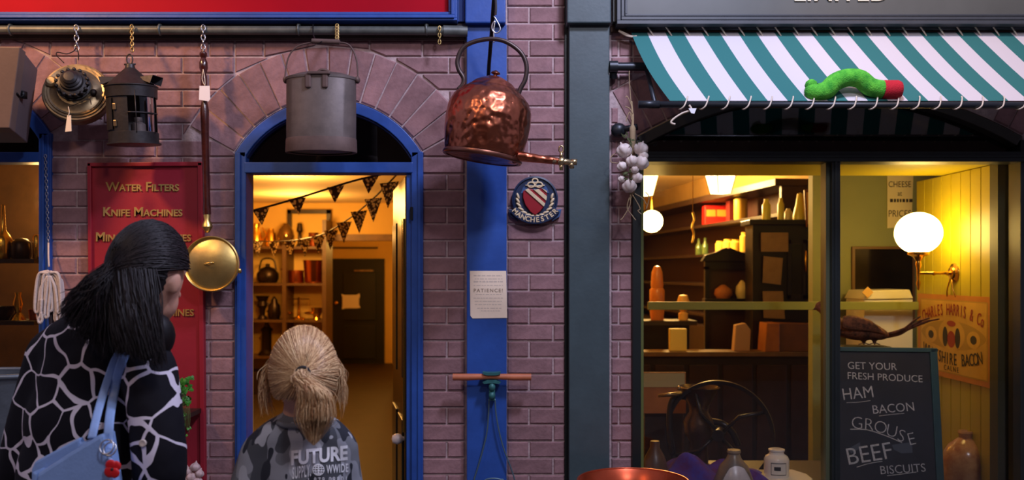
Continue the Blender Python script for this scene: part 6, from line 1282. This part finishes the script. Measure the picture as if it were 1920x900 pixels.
# --- girl
Y1 = -1.80; kg = (CD+Y1)/F
def g_(px, py, dy=0.): return W(px, py, Y1+dy)
f = Vector((-.16, .98, .05)).normalized(); up = Vector((0, -.05, 1)); up = (up-f*up.dot(f)).normalized(); hc = g_(570, 700)
b = NB(); r = head(b, hc, f, up, .94); Bg = Matrix((r, f, up)).transposed()
limb(b, [hc-up*.07-f*.01, g_(562, 775, 0), g_(566, 810, 0)], [.046, .042, .052])
sL, sR = g_(490, 846, .01), g_(637, 843, .03); ch = g_(568, 880, .02); wa = g_(572, 1000, .02); hp = g_(572, 1100, .02)
ell(b, ch, (.11, .075, .13)); ell(b, wa, (.10, .075, .13)); ell(b, hp, (.115, .085, .10)); limb(b, [sL, g_(566, 822, .01), sR], [.036, .05, .036])
eL, eR = g_(452, 985, .0), g_(655, 985, .05); hL, hR = g_(450, 1105, .06), g_(648, 1105, .1)
limb(b, [sL, eL, hL], [.036, .03, .023]); limb(b, [sR, eR, hR], [.036, .03, .023]); hand(b, hL, (0, .15, -1), 1, (1, 0, 0)); hand(b, hR, (0, .15, -1), -1, (-1, 0, 0))
for q in (hp+Vector((-.058, 0, -.05)), hp+Vector((.058, 0, -.05))):
    limb(b, [q, gz(q, .38)+Vector((0, .02, 0)), gz(q, .07)], [.066, .046, .033]); limb(b, [gz(q, .04), gz(q, .035)+Vector((0, .13, 0))], [.034, .026])
girl = mesh_obj('person', remesh(b, .0072, 4), mSkin, None, True); tag(girl, 'girl with a blonde ponytail and grey camouflage T-shirt seen from behind', 'person')
face_parts(girl, hc, f, up, r, .94)
m = bpy.data.materials.new('grey_camouflage'); m.use_nodes = True; nt = m.node_tree; bs = nt.nodes['Principled BSDF']; bs.inputs['Roughness'].default_value = .9; bs.inputs['Specular IOR Level'].default_value = .2; L_ = nt.links.new; tc = nd(nt, 'ShaderNodeTexCoord'); last = None
for i, (sc, th, col, off) in enumerate(((17, .50, (110, 112, 118), 0), (20, .57, (74, 76, 82), 7), (24, .60, (48, 50, 58), 17), (22, .605, (166, 168, 176), 31))):
    mp = nd(nt, 'ShaderNodeMapping'); mp.inputs['Location'].default_value = (off, off*.5, 0); mp.inputs['Rotation'].default_value = (0, .6+.5*i, 0); mp.inputs['Scale'].default_value = (1.0, 1, .55)
    n_ = nd(nt, 'ShaderNodeTexNoise'); n_.inputs['Scale'].default_value = sc; n_.inputs['Detail'].default_value = 1.2; gt = nd(nt, 'ShaderNodeMath', operation='GREATER_THAN'); gt.inputs[1].default_value = th; cm = nd(nt, 'ShaderNodeMix', data_type='RGBA')
    L_(tc.outputs['Object'], mp.inputs[0]); L_(mp.outputs[0], n_.inputs['Vector']); L_(n_.outputs[0], gt.inputs[0]); L_(gt.outputs[0], cm.inputs[0]); cm.inputs[7].default_value = srgb(*col)
    if last: L_(last, cm.inputs[6])
    else: cm.inputs[6].default_value = srgb(140, 142, 150)
    last = cm.outputs[2]
L_(last, bs.inputs['Base Color']); n4 = nd(nt, 'ShaderNodeTexNoise'); n4.inputs['Scale'].default_value = 9; n4.inputs['Detail'].default_value = 2; bp = nd(nt, 'ShaderNodeBump'); bp.inputs['Strength'].default_value = .35; bp.inputs['Distance'].default_value = .03; L_(tc.outputs['Object'], n4.inputs['Vector']); L_(n4.outputs[0], bp.inputs['Height']); L_(bp.outputs[0], bs.inputs['Normal'])
b = NB(); ell(b, ch+Vector((0, 0, -.02)), (.122, .092, .14)); ell(b, wa, (.122, .095, .15)); ell(b, hp+Vector((0, 0, .06)), (.128, .098, .08)); limb(b, [sL, g_(528, 820, .01), g_(568, 812, .01), g_(606, 818, .02), sR], [.05, .056, .06, .056, .05])
limb(b, [sL, sL.lerp(eL, .8)], [.052, .058]); limb(b, [sR, sR.lerp(eR, .8)], [.046, .05]); limb(b, [g_(566, 815, .005), g_(563, 792, .003)], [.062, .054])
sh = mesh_obj('camouflage_shirt', remesh(b, .0085, 7), m, girl, True)
b = NB(); tube(b, [g_(562, 786, .003)+Vector((math.cos(a)*.054, math.sin(a)*.054, math.sin(a)*.008)) for a in np.arange(20)*PI/10], .0075, 8, True); obj('collar', b, m, girl, True)
b = NB()
for q in (hp+Vector((-.058, 0, -.05)), hp+Vector((.058, 0, -.05))): limb(b, [q+Vector((0, 0, .04)), gz(q, .38)+Vector((0, .02, 0)), gz(q, .1)], [.082, .062, .05])
mesh_obj('trousers', remesh(b, .011, 4), mat('black_leggings', (26, 26, 30), .85), girl, True)
for q in (hp+Vector((-.058, 0, -.05)), hp+Vector((.058, 0, -.05))):
    b = NB(); limb(b, [gz(q, .042)-Vector((0, .03, 0)), gz(q, .04)+Vector((0, .15, 0))], [.042, .034]); obj('shoe', b, mat('white_trainer', (200, 200, 200), .5), girl, True)
BVS = BVHTree.FromPolygons([v.co[:] for v in sh.data.vertices], [q.vertices[:] for q in sh.data.polygons]); mPrint = mat('white_print', (224, 224, 228), .7)
def shirt_print(name, me, x0, x1, y0, y1, curve=0):      # lay flat lettering on the cloth
    co = np.array([v.co[:] for v in me.vertices]); mn = co.min(0); mx_ = co.max(0)
    q = bmesh.new(); q.from_mesh(me); bmesh.ops.triangulate(q, faces=q.faces[:]); bmesh.ops.subdivide_edges(q, edges=[e for e in q.edges if e.calc_length() > (mx_[0]-mn[0])*.05], cuts=2)
    dead = []
    for v in q.verts:
        u = (v.co.x-mn[0])/(mx_[0]-mn[0]); w = (v.co.y-mn[1])/(mx_[1]-mn[1]); px = x0+(x1-x0)*u; py = y1+(y0-y1)*w-curve*u
        h = ray(BVS, px, py, .0022)
        if h is None: dead.append(v)
        else: v.co = h
    bmesh.ops.delete(q, geom=dead, context='VERTS'); return obj(name, q, mPrint, girl)
flat = lambda s_, o_=.0, sp=1.0: text_mesh(s_, 1, Matrix(), 0, off=o_, space=sp)
shirt_print('shirt_lettering', flat('FUTURE', .035), 546, 652, 845, 873, 10)
shirt_print('shirt_lettering', flat('SUPPLY.', .02, 1.15), 548, 583, 876, 899, 6); shirt_print('shirt_lettering', flat('WWIDE', .02, 1.15), 612, 653, 872, 888, 3)
shirt_print('shirt_lettering', flat('1.879.08801', 0, 1.5), 578, 650, 896, 906, 3)
gb = [];
for q in range(5): gb.append([(597+math.cos(a)*10.5*math.cos((q-2)*.62), 881+math.sin(a)*10.5) for a in np.linspace(-PI/2, PI/2, 11)] if q > 2 else [(597+math.sin((q-1)*.0)+(-1 if q < 1 else 0)*0, 881-10.5+i*2.1) for i in range(11)])
rings = [[(597+math.cos(a)*10.5*sx, 881+math.sin(a)*10.5) for a in np.linspace(0, 2*PI, 25)] for sx in (1.0, .55, .08)]+[[(597-math.sqrt(max(0, 110-dy*dy))+2*math.sqrt(max(0, 110-dy*dy))*i/8, 881+dy) for i in range(9)] for dy in (-6.5, -2.2, 2.2, 6.5)]
for R_ in rings:
    P = [ray(BVS, x, y, .002) for x, y in R_]; P = [p for p in P if p is not None]
    if len(P) > 2: b = NB(); tube(b, P, .0011, 5); obj('globe_print_line', b, mPrint, girl, True)
# hair
rad = (.083, .098, .112); hc2 = hc+up*.004-f*.006
mHairG = hair_mat('blonde_hair', (156, 102, 62), (255, 220, 168), .38, .45)
hg = cap(hc2, Bg, (rad[0]*.985, rad[1]*.985, rad[2]*.985), lambda x, y, z: not (y > .45 and z < .55) and z > -.5 and not (y > .1 and z < -.1), 'hair', hair_mat('blonde_under', (160, 120, 88), (160, 120, 88), .5), girl)
tie = Vector((.06, -.99, .12)).normalized(); tp = spoint(hc2, Bg, rad, tie, 1.05)
P1 = []
for d in scalp_dirs(5000, f, up, r, lambda x, y, z: not (y > .5 and z < .6) and z > -.52 and not (y > .1 and z < -.15)): P1.append(scalp_path(d, (tie+smooth_noise(.035)).normalized(), 10, 1.0+rng.uniform(0, .03), 1.03+rng.uniform(0, .05), hc2, Bg, rad))
strands('hair_swept', P1, .0008, mHairG, girl, .9, 1)
P2 = []
for i in range(2600):
    u_ = rng.normal()*.30; e = g_(588+u_*18, 836-abs(rng.normal())*20-abs(u_)*14, -.125+rng.normal()*.012); a = tp+smooth_noise(.006)
    m0 = a+Vector((u_*.012, -.014, -.016))+smooth_noise(.003); m1 = g_(589+u_*30, 735, -.14+rng.normal()*.01)+smooth_noise(.004); m2 = g_(591+u_*38, 785, -.14+rng.normal()*.012)+smooth_noise(.004); P2.append(spline([a, m0, m1, m2, e], 4))
strands('ponytail', P2, .0008, mHairG, girl)
P3 = []
for i in range(420):                                       # loose wisps at both sides of the face
    s = -1 if rng.uniform() < .55 else 1; d = Vector((s*rng.uniform(.75, .95), rng.uniform(-.1, .35), rng.uniform(-.2, .35))).normalized(); a = spoint(hc2, Bg, rad, d, 1.0)
    L = rng.uniform(.04, .10); e = a+Vector((s*rng.uniform(-.006, .024), rng.uniform(-.03, .02), -L)); m1 = a.lerp(e, .5)+Vector((s*rng.uniform(0, .016), 0, 0)); P3.append(spline([a, m1, e], 5))
for s in (-1, 1): strands('hair_wisps', [q for q in P3 if (q[0]-hc).dot(r)*s > 0], .0007, mHairG, girl)
b = NB(); tube(b, [tp+(-f)*.004+r*math.cos(a)*.0145+up*math.sin(a)*.0145 for a in np.arange(16)*PI/8], .0048, 8, True); obj('hair_tie', b, mat('black_elastic', (20, 18, 22), .7), girl, True)
